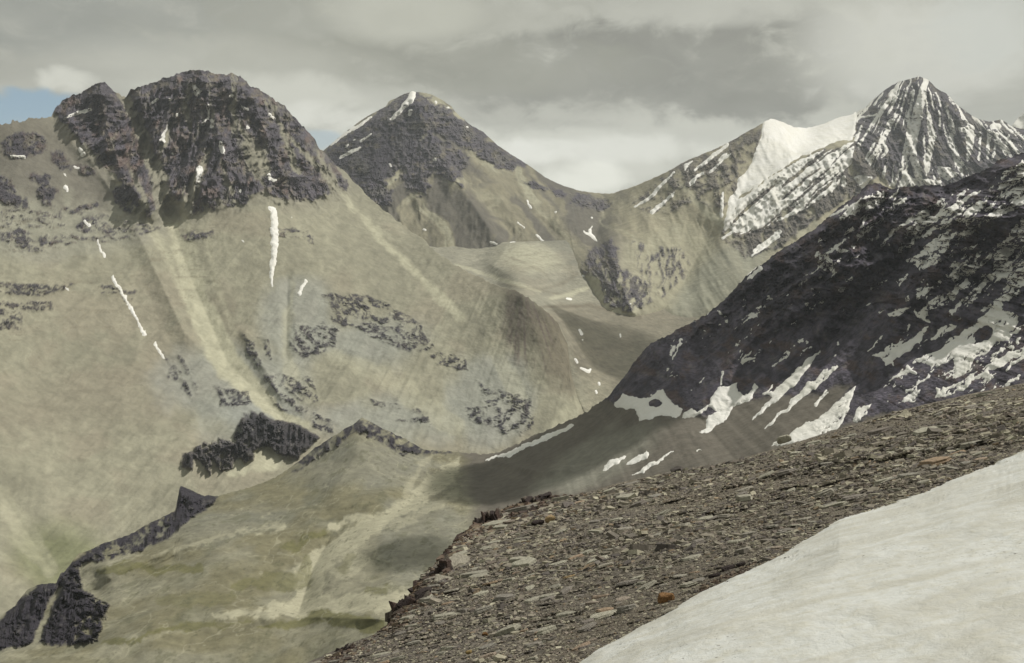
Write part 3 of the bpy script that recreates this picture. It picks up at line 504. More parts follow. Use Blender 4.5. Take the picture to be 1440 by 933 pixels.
# distant white summit at the right edge
dF = tps([(1405, 190, 8200), (1440, 158, 8300), (1500, 148, 8300), (1560, 190, 8300), (1405, 260, 7800), (1500, 260, 7800), (1560, 260, 7800)])
gF = grid_layer(1405, 1560, 2, curve([(1405, 195), (1420, 181), (1430, 168), (1440, 158), (1460, 149), (1480, 152), (1500, 146), (1530, 170), (1560, 190)]), curve([(1405, 260), (1560, 260)]), 60, lambda x, y: dF(x, y) - 40 * fbm(x / 20, y / 20, o=4, ridged=True), (900, 0.6, 8), 0.6)
o = link_mesh('mountain', gF['P'].reshape(-1, 3), quads(*gF['px'].shape).reshape(-1, 4), M_SNOWF); tag(o, 'distant white snow summit peeking in at the right edge', None, None, 'structure')

# ================================================================== UPPER VALLEY FLOOR
dV = tps([(540, 335, 4720), (700, 340, 4690), (780, 338, 4770), (850, 336, 4850), (960, 336, 4800), (600, 400, 3900), (650, 420, 3600), (700, 400, 3850), (800, 410, 3900), (815, 385, 4200), (849, 434, 3735), (889, 442, 3700), (960, 448, 3730), (1060, 478, 3485), (722, 400, 3500), (760, 412, 3450), (740, 421, 3060), (765, 438, 2960), (785, 458, 2885), (798, 485, 2815), (804, 525, 2760), (812, 560, 2655), (830, 600, 2575), (880, 520, 2950), (960, 560, 2800), (1060, 600, 2600), (640, 520, 3100), (700, 640, 2600)])
def depth_val(px, py):
    D = dV(px, py); xx = (px - CX) / FPX * D
    D = D - 16 * fbm(xx / 130, D / 160, o=3) - 2.0 * fbm(xx / 30, D / 60, o=2)
    for pts, wd, am in [(((695, 372), (712, 350), (745, 345), (775, 355), (805, 372)), 20, 60), (((690, 372), (740, 400), (760, 405)), 12, 25), (((795, 470), (800, 560)), 16, -30)]:
        d, _ = segd(px, py, list(pts)); D = D - am * np.clip(1 - d / wd, 0, 1) ** 1.2
    under = (px < 832) & (py > topL(px) + 1)                # stay beneath the flank of the left mountain
    return np.where(under, np.maximum(D, dL(px, py) + 25 + 1.2 * np.clip(py - topL(px), 0, 60)), D)
gV = grid_layer(540, 1060, 1.7, curve([(540, 337), (700, 341), (800, 338), (860, 336), (1060, 336)]), curve([(540, 500), (700, 560), (800, 620), (1060, 620)]), 200, depth_val, (200, 0.3, 4), 0)
def cols_val(px, py):
    n = fbm(px / 40, py / 16, o=4); n2 = fbm(px / 12, py / 6, o=4)
    c = np.broadcast_to(np.array([0.235, 0.226, 0.175]), px.shape + (3,)) * (1 + 0.15 * n2)[..., None]
    c = lerp(c, SCREE_P, sm(-6, 14, ell(px, py, 745, 362, 52, 24, 8) + 6 * n) * 0.7)
    c = lerp(c, np.array([0.15, 0.15, 0.12]), sm(0, 8, polysd(px, py, [(740, 330), (860, 330), (850, 350), (812, 385), (770, 352)])) * 0.5)
    c = lerp(c, SCREE_DK, sm(-6, 10, polysd(px, py, [(765, 428), (900, 432), (1060, 450), (1060, 620), (840, 600), (800, 500)]) + 8 * n) * 0.6)  # cloud shade on the valley plain, painted into its colour
    c = lerp(c, SCREE, sm(-6, 20, ell(px, py, 830, 570, 40, 50) + 8 * n) * 0.7)
    c = lerp(c, SCREE_PINK, sm(0.1, 0.5, n) * 0.4); n6 = fbm(px / 30, py / 4.5 + px / 60, o=5, g=0.6); c = c * (1 + 0.22 * n6)[..., None]
    for pts, col, f in [(((700, 400, 1), (745, 405, 2), (790, 415, 1)), SCREE_DK, .7), (((840, 400, 2), (800, 415, 4), (775, 420, 2)), SCREE_P, .8), (((760, 432, 1), (830, 430, 3), (900, 446, 2)), SCREE_DK, .8), (((700, 355, 1), (760, 380, 2), (780, 400, 1)), SCREE_DK, .4), (((640, 372, 2), (700, 392, 3), (760, 410, 2)), SCREE_P, .6), (((812, 385, 2), (790, 400, 3), (760, 408, 1)), SCREE_DK, .5)]: c = lerp(c, col, sm(-2, 2.5, stroke(px, py, pts) + 2 * n2) * f)
    return c
val = link_mesh('valley_floor', gV['P'].reshape(-1, 3), quads(*gV['px'].shape).reshape(-1, 4), M_VAL, None, cols_val(gV['px'], gV['py']).reshape(-1, 3)); tag(val, 'high valley floor with pale moraines between the peaks', kind='structure')
def snow_val(px, py):
    S = np.full(px.shape, -40.0)
    for p in [((815, 464, 1.6), (818, 470, 2.2)), ((819, 478, 1), (820, 479, 1)), ((809, 505, 1.6), (812, 510, 1.8)), ((817, 518, 1.6), (828, 523, 2.4), (830, 520, 1.6)), ((842, 539, 1.8), (843, 541, 1.6)), ((838, 550, 1.6), (839, 553, 1.4)), ((798, 540, 1.8), (799, 542, 1.6)), ((820, 388, 1.4), (826, 388, 1.6)), ((797, 420, 1.4), (803, 421, 1.6)), ((872, 470, 1), (873, 474, 1)), ((718, 341, 1), (724, 340, 1))]:
        S = np.maximum(S, stroke(px, py, p))
    return S + 0.5 * fbm(px / 3, py / 3, o=2)
snow_object(gV, snow_val(gV['px'], gV['py']), val, M_SNOWF, 1.7, minbig=5)

# ================================================================== GRASSY BASIN AND THE DARK RIGHT-HAND MASSIF (one surface)
topN = curve([(-420, 1000), (-200, 960), (-60, 900), (0, 868), (21, 852), (37, 831), (54, 822), (79, 820), (85, 806), (90, 806), (96, 797), (110, 779), (129, 772), (146, 764), (183, 752), (204, 739), (246, 719), (250, 700), (253, 683), (267, 689), (287, 697), (308, 697), (354, 685), (387, 672), (417, 652), (442, 631), (462, 618), (496, 597), (510, 588), (533, 600), (554, 610), (579, 622), (596, 633), (637, 635), (679, 639), (700, 637), (733, 622), (767, 606), (800, 590), (827, 579), (838, 568), (853, 561), (867, 543), (889, 514), (911, 486), (933, 474), (960, 460), (996, 441), (1022, 418), (1049, 389), (1071, 371), (1102, 349), (1133, 331), (1156, 313), (1182, 291), (1209, 271), (1220, 260), (1238, 259), (1253, 267), (1271, 264), (1289, 260), (1329, 262), (1356, 249), (1387, 238), (1409, 224), (1440, 216), (1500, 205), (1600, 212), (1720, 170), (1850, 205), (2000, 230)])
botN = curve([(-420, 1060), (-60, 1000), (700, 1000), (760, 830), (900, 760), (1200, 680), (1500, 600), (2000, 560)])
dN = tps([(-420, 1000, 900), (-420, 1060, 820), (1720, 170, 1250), (2000, 230, 1200), (2000, 560, 850), (-60, 900, 1050), (0, 868, 1100), (0, 915, 940), (54, 822, 1150), (130, 772, 1250), (248, 716, 1400), (300, 700, 1450), (417, 652, 1600), (510, 588, 1700), (596, 633, 1700), (637, 635, 1720), (679, 639, 1690), (733, 622, 1660), (800, 591, 1630), (846, 568, 1630), (911, 486, 1650), (964, 459, 1650), (1049, 389, 1620), (1133, 331, 1580), (1220, 260, 1550), (1289, 260, 1500), (1387, 238, 1400), (1440, 216, 1350), (1500, 205, 1300),
          (880, 570, 1500), (1000, 560, 1430), (1100, 530, 1380), (1250, 480, 1280), (1440, 450, 1120), (760, 680, 1340), (850, 660, 1290), (1000, 640, 1210), (1100, 600, 1190), (1200, 590, 1120), (1440, 545, 980), (1500, 600, 880), (1100, 720, 960), (850, 720, 1130), (1200, 680, 950),
          (640, 690, 1400), (560, 740, 1200), (450, 740, 1250), (300, 760, 1200), (430, 840, 1000), (300, 880, 930), (150, 860, 1000), (100, 910, 920), (540, 880, 880), (540, 1000, 730), (300, 1000, 760), (-60, 1000, 780), (650, 760, 1150), (760, 830, 930), (510, 650, 1530), (200, 800, 1130)])
DARKM = [(838, 560), (870, 530), (911, 480), (1000, 430), (1060, 370), (1220, 250), (1510, 195), (1510, 560), (1250, 580), (1180, 600), (1165, 575), (1200, 540), (1120, 560), (1060, 560), (1000, 585), (940, 575), (890, 572)]
RIM = [(-60, 900), (0, 868), (54, 822), (79, 818), (96, 795), (130, 770), (204, 737), (248, 716), (252, 680), (287, 695), (310, 697), (300, 710), (280, 722), (235, 760), (190, 778), (150, 788), (112, 790), (118, 830), (152, 850), (138, 900), (90, 908), (40, 905), (0, 915), (-60, 935)]
HILLC = ((415, 655, 7), (440, 638, 9), (465, 622, 9), (495, 602, 6), (512, 598, 14), (545, 614, 11), (570, 625, 14), (596, 634, 4), (640, 637, 1))
def rock_near(px, py):
    x0_ = px; px, py = warp(px, py, 5, 14)
    n1 = fbm(px / 14, py / 11, o=4, g=0.6); n3 = fbm(px / 5, py / 5, o=3)
    d = polysd(px, py, DARKM) + 6 * n1
    rim = np.minimum(polysd(px, py, RIM) + 2.5 * n3 + 3 * n1, 8 * (fbm(px / 9, py / 8, o=4, g=0.65) + 0.24 + 0.5 * sm(150, 60, px) + 0.4 * sm(235, 250, px))); rim = np.minimum(rim, -(stroke(px, py, ((85, 825, 1.5), (70, 850, 3), (50, 905, 4))) + 1 * n3))
    hc = np.minimum(stroke(px, py, HILLC) + 3 * n3, 8 * (0.7 * n3 + 0.8 * fbm(px / 12, py / 9, o=3) + 0.12))
    return d, rim, hc
def depth_near(px, py):
    D = dN(px, py); d, rim, hc = rock_near(px, py); zz = (300 - py) / FPX * D; xx = (px - CX) / FPX * D
    e = sm(0, 14, py - topN(px)); m = sm(-10, 14, d)
    wx = xx - 1.15 * zz + 26 * fbm(xx / 80, zz / 80, o=4)
    m2 = m * (1 - 0.84 * sm(390, 500, py)); D = D - e * m2 * (70 * fbm(wx / 70, (zz + 0.7 * xx) / 190, o=5, g=0.6, ridged=True) + 24 * fbm(xx / 19, zz / 17, o=4, g=0.65, ridged=True))
    D = D - e * m2 * 36 * fbm(xx / 120 + 4, zz / 70, o=4)
    rr = np.maximum(sm(-2, 6, rim), sm(-2, 4, hc)); D = D - e * rr * (22 * fbm(px / 15 + py / 60, py / 40, o=3, g=0.6, ridged=True) + 7 * fbm(px / 5.5, py / 20, o=3, ridged=True) + 3 * fbm(px / 4.5, py / 4, o=2) + 6)
    gr = (1 - m) * (1 - rr); pl = sm(700, 560, px)
    D = D - e * gr * (pl * (34 * fbm(xx / 110, D / 210, o=3) + 10 * fbm(xx / 34, D / 60, o=3)) + (1 - pl) * (14 * fbm(xx / 70, zz / 50, o=4) + 2.5 * fbm(xx / 10, zz / 12, o=3)))
    for pts, wd, am in [(((510, 588), (500, 640), (470, 690)), 90, 22), (((640, 660), (560, 720), (470, 745), (440, 800), (420, 860)), 34, -34), (((700, 650), (760, 665), (800, 660)), 10, 20), (((250, 690), (268, 700)), 14, 22), (((60, 880), (130, 830)), 30, -20), (((1220, 260), (1180, 350), (1060, 470), (990, 560)), 40, 40), (((1440, 216), (1330, 350), (1230, 500)), 40, 40), (((1330, 262), (1280, 350), (1150, 500)), 24, -40), (((911, 486), (960, 530)), 20, 25), (((380, 870), (460, 868), (550, 872)), 16, 16), (((150, 800), (300, 760), (460, 745)), 20, 18)]:
        dd, _ = segd(px, py, list(pts)); D = D - e * am * np.clip(1 - dd / wd, 0, 1) ** 1.3
    return D
def cols_near(px, py, P):
    D = np.hypot(P[..., 0], P[..., 1]); X = P[..., 0]; Y = P[..., 1]
    n = fbm(X / 160, Y / 260, o=4); n2 = fbm(X / 40, Y / 60, o=4); n3 = fbm(px / 5, py / 5, o=3)
    g_ = np.broadcast_to(GRASS * 1.15 + np.array([0.02, 0.01, 0.018]), px.shape + (3,)); g_ = lerp(g_, GRASS_D * 1.1, sm(-0.1, 0.5, n2) * 0.8); g_ = lerp(g_, SCREE * 0.88, sm(-0.4, 0.25, n + 0.6 * n2) * 0.8)
    for e in [(500, 650, 110, 40), (590, 760, 60, 60), (300, 740, 120, 22, -12)]: g_ = lerp(g_, SCREE_GREY * 0.8, sm(-14, 16, ell(px, py, *e) + 14 * n2) * 0.6)
    n5 = fbm(X / 13, Y / 22, o=5, g=0.62); gl = 5 * n2 + 4 * n + 4 * n5; g_ = g_ * (1 + 0.22 * n5)[..., None]; g_ = lerp(g_, GRASS_D, sm(0.15, 0.4, n5 + 0.4 * n2) * 0.5)
    px0, py0 = px, py; px, py = warp(px, py, 17, 46); px, py = warp(px, py, 5, 11)
    for p, s in [(((640, 655, 10), (600, 690, 12), (545, 730, 9), (470, 738, 4)), .9), (((600, 640, 4), (575, 690, 4), (540, 725, 4)), .5), (((540, 735, 8), (470, 770, 12), (430, 800, 16), (430, 850, 12), (360, 858, 4)), .9), (((470, 768, 3), (510, 790, 5), (480, 815, 4), (450, 790, 2)), .6), (((300, 866, 3), (420, 852, 7), (560, 850, 10), (620, 840, 8)), .85), (((160, 790, 2), (230, 778, 3), (330, 745, 2), (400, 738, 2)), .6), (((640, 700, 6), (560, 740, 8)), .5), (((0, 925, 3), (150, 912, 3), (300, 880, 3)), .3), (((340, 760, 1.2), (400, 742, 1.6)), .8)]:
        g_ = lerp(g_, SAND * 0.95, sm(-2, 3, stroke(px, py, p) + gl + 2) * s)
    for p, s in [(((140, 805, 6), (200, 800, 8), (280, 796, 6)), .8), (((400, 770, 8), (455, 745, 7)), .8), (((330, 820, 8), (420, 815, 10), (430, 780, 5)), .6), (((370, 880, 4), (450, 868, 8), (540, 880, 10)), .85), (((150, 900, 4), (260, 885, 5), (360, 872, 3)), .8), (((480, 800, 6), (490, 780, 4)), .4), (((230, 850, 10), (320, 840, 12)), .4), (((520, 832, 3), (545, 830, 5)), .6)]:
        g_ = lerp(g_, np.array([0.118, 0.114, 0.05]), sm(-2, 3, stroke(px, py, p) + gl * 0.7) * s)
    px, py = px0, py0; rill = np.abs(fbm(X / 55, Y / 85, o=4, g=0.6)); g_ = lerp(g_, SAND * 0.9, sm(0.035, 0.0, rill) * 0.45); spk = fbm(X / 5, Y / 8, o=3, g=0.7); g_ = lerp(g_, GRASS_D * 0.8, sm(0.38, 0.6, spk) * 0.5)
    wx = X - 0.9 * P[..., 2] * 1.6; st = fbm(wx / 26, (P[..., 2] + 0.6 * X) / 60, o=5, g=0.6)
    s_ = np.broadcast_to(np.array([0.125, 0.113, 0.092]), px.shape + (3,)) * (1 + 0.15 * n2 + 0.2 * st)[..., None]
    s_ = lerp(s_, SCREE_GREY * 0.95, sm(-8, 12, ell(px, py, 850, 640, 90, 34, -25) + 10 * n2) * 0.6)
    s_ = lerp(s_, SCREE_GREY, sm(-5, 9, ell(px, py, 800, 680, 60, 14, -8) + 6 * n2) * 0.5)
    c = lerp(g_, s_, sm(-14, 14, px - (662 + 0.25 * (py - 700)) + 14 * n2))
    d, rim, hc = rock_near(px, py); rn = fbm(px / 9, py / 12, o=4)
    rc = np.broadcast_to(ROCK * 1.45, px.shape + (3,)); rb = fbm((px + 0.5 * py) / 26, (py - 0.5 * px) / 17, o=5, g=0.65); rc = rc * (1 + 0.5 * rn)[..., None]; rib = fbm((px * 0.62 + py * 0.78) / 7, (px * 0.78 - py * 0.62) / 60, o=4, g=0.6); rc = rc * (1 + 0.6 * rib)[..., None]; rc = lerp(rc, ROCK_R * 0.95, sm(0.0, 0.5, rb) * 0.7); rc = lerp(rc, ROCK_L * 0.95, sm(0.15, 0.6, n3 * 0.5 + rn * 0.6) * 0.75); rc = lerp(rc, ROCK * 0.45, sm(0.1, 0.45, -rb) * 0.7)
    c = lerp(c, rc, sm(-4, 5, d + 2 * n3)); hr = lerp(np.broadcast_to(ROCK * 0.6, px.shape + (3,)), ROCK_L * 0.7, sm(0.1, 0.7, n3 * 0.6 + 0.6 * rn) * 0.7)
    c = lerp(c, hr, sm(-2, 2.5, rim)); c = lerp(c, hr, sm(-2.5, 2.5, hc)); return c, d, rim, hc
def snow_near(px, py):
    px0_ = px
    px, py = warp(px, py, 6, 14)
    n = fbm(px / 3.6, py / 3.6, o=3); n5 = fbm(px / 9, py / 9, o=3); S = np.full(px.shape, -40.0)
    c6 = lambda pts: T3(pts, 2.25, 800, 330)
    for p in [[(955, 385), (1000, 372), (1050, 350), (1090, 320), (1130, 290), (1118, 332), (1070, 377), (1000, 418), (985, 395)],
              [(1092, 400), (1180, 360), (1250, 310), (1290, 280), (1340, 222), (1385, 198), (1372, 235), (1422, 258), (1412, 292), (1362, 342), (1300, 385), (1250, 445), (1218, 455), (1225, 392), (1150, 418)],
              [(1160, 525), (1165, 480), (1200, 490), (1280, 440), (1380, 380), (1500, 325), (1500, 350), (1330, 432), (1250, 482), (1200, 512)],
              [(910, 475), (885, 560), (850, 612), (800, 640), (760, 655), (640, 672), (655, 655), (700, 632), (800, 572), (862, 518)], [(893, 593), (925, 545), (957, 532), (942, 567), (912, 592)],
              [(415, 630), (437, 582), (468, 557), (438, 545), (450, 512), (485, 480), (530, 474), (540, 512), (575, 498), (584, 470), (594, 485), (572, 522), (520, 548), (492, 592), (450, 622)],
              [(140, 532), (170, 503), (220, 520), (255, 512), (298, 489), (322, 532), (362, 552), (345, 577), (272, 578), (218, 588), (212, 556), (150, 542)], [(358, 575), (380, 550), (402, 560), (440, 540), (430, 560), (370, 584)],
              [(100, 752), (135, 714), (187, 697), (160, 727)], [(178, 728), (245, 681), (242, 706), (205, 727)], [(196, 765), (250, 725), (335, 680), (300, 707), (240, 752)]]:
        S = np.maximum(S, polysd(px, py, c6(p)) + 1.2 * n + 0.9 * n5)
    S = np.minimum(S, -(ell(px, py, 800 + 272 / 2.25, 330 + 532 / 2.25, 8, 5) + 0.8 * n)); S = np.minimum(S, -(ell(px, py, 1383, 470, 14, 9, -30) + 3 * n5))
    for p in [((795, 368, 3), (745, 420, 12), (700, 470, 16), (650, 505, 10), (615, 502, 3)), ((690, 490, 8), (640, 530, 9), (578, 586, 5)), ((848, 420, 5), (800, 452, 14), (745, 500, 12), (690, 548, 6), (622, 607, 3)), ((815, 500, 7), (780, 540, 4)), ((1010, 258, 5), (1040, 248, 8), (1078, 232, 3)), ((1150, 328, 6), (1190, 292, 4)), ((550, 407, 5), (586, 390, 3)), ((488, 432, 5), (480, 475, 3)), ((1070, 415, 7), (1095, 440, 6)), ((1095, 248, 3), (1140, 275, 5)), ((1300, 60, 4), (1260, 130, 6)), ((1260, 150, 6), (1200, 195, 3)), ((1440, 385, 5), (1380, 428, 4)), ((330, 350, 3), (322, 385, 4)), ((352, 330, 3), (330, 395, 2)), ((945, 372, 2), (990, 325, 2)), ((470, 245, 3), (478, 250, 3)), ((497, 268, 3), (500, 272, 3)), ((428, 305, 3), (430, 306, 2)), ((750, 218, 5), (752, 215, 3)), ((412, 688, 3), (420, 684, 2)), ((640, 480, 2), (618, 500, 4)), ((865, 175, 4), (872, 177, 3)), ((845, 345, 3), (847, 347, 2)), ((390, 485, 2), (393, 487, 2))]:
        S = np.maximum(S, stroke(px, py, c6(p)) + 0.9 * n)
    for p in [((681, 646, 1), (717, 638, 3), (750, 624, 3.6), (785, 608, 3.4), (803, 597, 3)), ((1156, 311, 1), (1191, 291, 2.4)), ((1160, 362, 1.5), (1166, 370, 4), (1174, 382, 2)), ((1053, 394, 1.5), (1070, 376, 2.5)), ((1035, 388, 1.5), (1040, 390, 2)), ((1200, 321, 2.2), (1190, 330, 1)), ((1222, 305, 3), (1212, 318, 1)), ((1180, 352, 3), (1188, 354, 1.5)), ((1145, 358, 2), (1148, 356, 1.5)), ((1133, 480, 1.2), (1134, 481, 1))]:
        S = np.maximum(S, stroke(px, py, p) + 0.7 * n)
    q = px * 0.62 + py * 0.78; q2 = px * 0.78 - py * 0.62; st = fbm(q / 6.5, q2 / 34, o=4, g=0.66) + 0.3 * n
    for poly, thr in [([(1262, 353), (1293, 300), (1347, 269), (1396, 252), (1440, 225), (1510, 210), (1510, 275), (1440, 290), (1391, 309), (1356, 336), (1324, 371), (1289, 380)], -0.05), ([(1396, 382), (1405, 345), (1440, 305), (1510, 270), (1510, 370), (1440, 400)], -0.12), ([(1150, 300), (1260, 262), (1300, 300), (1240, 350), (1150, 380)], 0.36), ([(1300, 380), (1400, 330), (1440, 400), (1330, 440), (1290, 420)], 0.22), ([(1290, 420), (1440, 400), (1440, 540), (1250, 570), (1230, 500)], 0.38), ([(860, 450), (1200, 350), (1300, 400), (1200, 500), (1000, 540), (900, 520)], 0.58)]:
        S = np.maximum(S, np.minimum(polysd(px, py, poly) + 2 * n, (st - thr + 0.06) * 7))
    S = np.where(px0_ > 1140, np.minimum(S, 9 * (fbm(q / 4.5, q2 / 22, o=4, g=0.65) + 0.42)), S)
    return S
for nm, xa, xb, lab, nv in [('grassy_basin', -60, 662, 'olive green hummocky basin with sandy washes below the viewpoint', 300), ('mountain', 662, 1500, 'near black craggy mountain flank with snow patches on the right', 300)]:
    gN = grid_layer(xa, xb, 1.45 if xa < 0 else 1.35, topN, botN, nv, depth_near, (420, 0.85, 20), 1.6 if xa < 0 else 3.4, (340, 0) if xa < 0 else (0, 480))
    cN, dd_, rim_, hc_ = cols_near(gN['px'], gN['py'], gN['P']); PXX, PYY = gN['px'], gN['py']
    prt = []
    if xa < 0:
        pin = (rim_ > 0) & (PXX > 246) & (PXX < 292) & (PYY < 724)
        low = (rim_ > 0) & (PXX < 100) & ~pin
        prt = [('rock_pinnacle', pin, ('small dark leaning rock pinnacle on the rim of the grassy shelf', 'pinnacle'), False), ('rock_buttress', low, ('black rock buttress at the lower left corner of the photo', 'buttress'), False), ('rock_wall', (rim_ > 0) & ~pin & ~low, ('dark rock rim running down the left edge of the grassy shelf', 'rock rim'), False), ('hilltop_crag', hc_ > 0.2, ('broken brown crags along the crest of the rounded knoll', 'crag'), False)]
    ob, _ = layer_object(nm, gN, cN, M_NEAR, np.maximum.reduce([sm(-2, 3, dd_), sm(-1, 3, rim_), sm(-1, 3, hc_)]), parts=prt); tag(ob, lab, None, None, 'structure')
    snow_object(gN, snow_near(gN['px'], gN['py']), ob, M_SNOWF, 1.35, minbig=14, maxbig=90)

# ground far below and beyond, out to the horizon
m, t, b = mat_base('plain_ground'); p = geo_pos(t); t.link(t.mix(t.noise(p, 0.004, 6), (0.16, 0.145, 0.095), (0.24, 0.22, 0.15)), b.inputs['Base Color'])
gx, gy = np.meshgrid(np.linspace(-14000, 14000, 60), np.linspace(-14000, 14000, 60))
gz = -880 + 60 * fbm(gx / 1500, gy / 1500, o=3)
o = link_mesh('ground', np.stack([gx, gy, gz], -1).reshape(-1, 3), quads(60, 60).reshape(-1, 4), m); tag(o, kind='structure')
# ================================================================== FOREGROUND SLOPE OF SHATTERED SHALE
GA, GB_, GH = 0.249, -0.25, 2.0                       # ground plane z = -h + a x + b y, rising right and falling away
NRM = Vector((-GA, -GB_, 1)).normalized()
def depth_fg(px, py, h=GH):
    a, b = ray(px, py); k = np.maximum(GA * a + GB_ - b, 0.004); D0 = h / k
    return 1 / (1 / D0 + 1 / 95.0)
RIMG = [(200, 1060), (380, 960), (430, 933), (500, 902), (525, 893), (550, 877), (554, 856), (567, 845), (583, 832), (592, 812), (604, 800), (621, 785), (642, 762), (658, 747), (675, 730), (704, 720), (725, 712), (750, 703), (767, 698), (808, 697), (846, 687), (862, 681), (900, 673), (950, 662), (1000, 655), (1042, 645), (1083, 633), (1110, 625), (1187, 601), (1271, 576), (1356, 556), (1440, 539), (1520, 522), (1700, 486), (2100, 400)]
SNOWE = [(300, 1290), (500, 1130), (740, 975), (800, 934), (845, 906), (890, 881), (935, 858), (965, 838), (1000, 820), (1050, 796), (1085, 781), (1105, 770), (1130, 755), (1160, 737), (1180, 723), (1240, 706), (1300, 686), (1340, 667), (1400, 645), (1440, 626), (1520, 590), (1700, 530), (2100, 432)]
rimg, snowe = curve(RIMG), curve(SNOWE)
def relief_fg(px, py, D):
    x = (px - CX) / FPX * D
    return 0.10 * fbm(x / 1.6, D / 1.6, o=5, g=0.55) + 0.028 * fbm((x * 0.96 - D * .1) / 0.35, D / 0.10, o=3, ridged=True) + 0.22 * fbm(x / 7, D / 7 + 5, o=2)
def ground_fg(px, py):
    D = depth_fg(px, py); h = GH - relief_fg(px, py, D) * np.clip(D / 16, 0.45, 0.95) * sm(-2, 30, py - rimg(px)); return depth_fg(px, py, h)
gG = grid_layer(250, 1520, 1.9, rimg, curve([(200, 1300), (2100, 1300)]), 400, ground_fg, (160, 1.0, 16), 0.8, (0, 560))
m, t, b = mat_base('shale_ground'); p = geo_pos(t)
n1 = t.noise(p, 2.0, 6, 0.65); n2 = t.noise(p, 26, 6, 0.7); n3 = t.noise(p, 0.35, 4, 0.5)
c = t.mix(t.ramp(n2, 0.3, 0.7), (0.075, 0.066, 0.054), (0.24, 0.212, 0.165)); c = t.mix(t.ramp(n1, 0.4, 0.75, 0, 0.6), c, (0.17, 0.14, 0.105)); c = t.mix(t.ramp(n3, 0.45, 0.7, 0, 0.5), c, (0.13, 0.118, 0.11))
t.link(c, b.inputs['Base Color']); bp = t.node('ShaderNodeBump'); bp.inputs['Distance'].default_value = 0.06; t.link(t.math('ADD', n2, n1), bp.inputs['Height']); t.link(bp.outputs[0], b.inputs['Normal'])
slope = link_mesh('shale_slope', gG['P'].reshape(-1, 3), quads(*gG['px'].shape).reshape(-1, 4), m); tag(slope, 'steep foreground slope of shattered grey brown shale', kind='structure')

# the snow bank: its rounded edge rises out of the stones
def depth_snow(px, py):
    e = (py - snowe(px)); th = 0.34 * sm(0, 75, e) + 0.10 * sm(0, 14, e) - 0.05; D = depth_fg(px, py); x = (px - CX) / FPX * D
    th = th + 0.020 * fbm(x / 0.5, D / 0.8, o=4) * sm(0, 30, e) + 0.05 * fbm(x / 2.2, D / 2.2, o=2) * sm(0, 50, e) + 0.03 * fbm(x / .3, D / .3, o=3) * (1 - sm(5, 30, e))
    rel = relief_fg(px, py, D) * np.clip(D / 16, 0.45, 0.95) * (1 - sm(0, 90, e))
    return depth_fg(px, py, GH - th - rel)
gS = grid_layer(420, 1520, 2.0, curve([(q[0], q[1] - 2) for q in SNOWE]), curve([(300, 1300), (2100, 1300)]), 320, depth_snow, (0.5, 1.0, 3), 2.2, (0, 560))
m, t, b = mat_base('foreground_snow', 0.7); p = geo_pos(t)
s1 = t.noise(p, 1.1, 8, 0.62, 0.5); s2 = t.noise(p, 9, 8, 0.65, 0.2); s3 = t.noise(t.scale(p, (1, 1, 1)), 30, 4, 0.6); s4 = t.noise(p, 0.8, 3, 0.5)
c = t.mix(t.ramp(s1, 0.38, 0.68), (0.53, 0.54, 0.515), (0.43, 0.425, 0.38)); c = t.mix(t.ramp(s2, 0.42, 0.7, 0, 0.75), c, (0.46, 0.45, 0.385))
sp = t.math('MULTIPLY', t.ramp(s3, 0.64, 0.68), t.ramp(s4, 0.46, 0.6)); run = t.noise(t.scale(p, (0.5, 3.2, 2.0), rot=(0, 0, R(-22))), 1.0, 6, 0.6, 0.4); c = t.mix(t.ramp(run, 0.5, 0.72, 0, 0.5), c, (0.40, 0.385, 0.32)); c = t.mix(t.math('MULTIPLY', sp, 0.9), c, (0.15, 0.14, 0.12))
t.link(c, b.inputs['Base Color']); b.inputs['Subsurface Weight'].default_value = 0.0
bp = t.node('ShaderNodeBump'); bp.inputs['Distance'].default_value = 0.018; t.link(t.math('ADD', s2, t.math('MULTIPLY', s1, 2.0)), bp.inputs['Height']); t.link(bp.outputs[0], b.inputs['Normal'])
bank = link_mesh('snow_bank', gS['P'].reshape(-1, 3), quads(*gS['px'].shape).reshape(-1, 4), m)
tag(bank, 'old dirty snow bank filling the lower right corner in front of the shale', 'snow bank')

# --- stone material: colour from the attribute on joined chips, from the object's random number on single stones
def mat_stone(name, attr, tint=None, grain=60, bump=0.006):
    m, t, b = mat_base(name, 0.85); p = t.node('ShaderNodeTexCoord').outputs['Object'] if not attr else geo_pos(t)
    if tint is not None: c = tint
    elif attr: c = t.node('ShaderNodeAttribute', attribute_name='Col').outputs[0]
    else:
        r = t.node('ShaderNodeObjectInfo').outputs['Random']; cr = t.node('ShaderNodeValToRGB'); t.link(r, cr.inputs[0]); cr.color_ramp.interpolation = 'LINEAR'
        e = cr.color_ramp.elements; e[0].color = (0.17, 0.15, 0.13, 1); e[1].color = (0.24, 0.18, 0.12, 1); e[1].position = 1
        for pos, col in [(0.25, (0.20, 0.187, 0.16)), (0.5, (0.25, 0.238, 0.19)), (0.7, (0.31, 0.297, 0.235)), (0.88, (0.22, 0.20, 0.17)), (0.96, (0.28, 0.21, 0.15))]: q = e.new(pos); q.color = (*col, 1)
        c = cr.outputs[0]
    n = t.noise(p, grain * 0.1 if not attr else grain * 0.3, 6, 0.65, 0.4); k = t.ramp(n, 0.25, 0.75, 0.68, 1.25); cm = t.node('ShaderNodeCombineColor'); [t.link(k, cm.inputs[i]) for i in range(3)]
    t.link(t.mix(1.0, c, cm.outputs[0], 'MULTIPLY'), b.inputs['Base Color'])
    bp = t.node('ShaderNodeBump'); bp.inputs['Distance'].default_value = bump; t.link(n, bp.inputs['Height']); t.link(bp.outputs[0], b.inputs['Normal'])
    return m
M_CHIP = mat_stone('shale_chips', True); M_STONE = mat_stone('shale_stone', False, None, 50, 0.02)
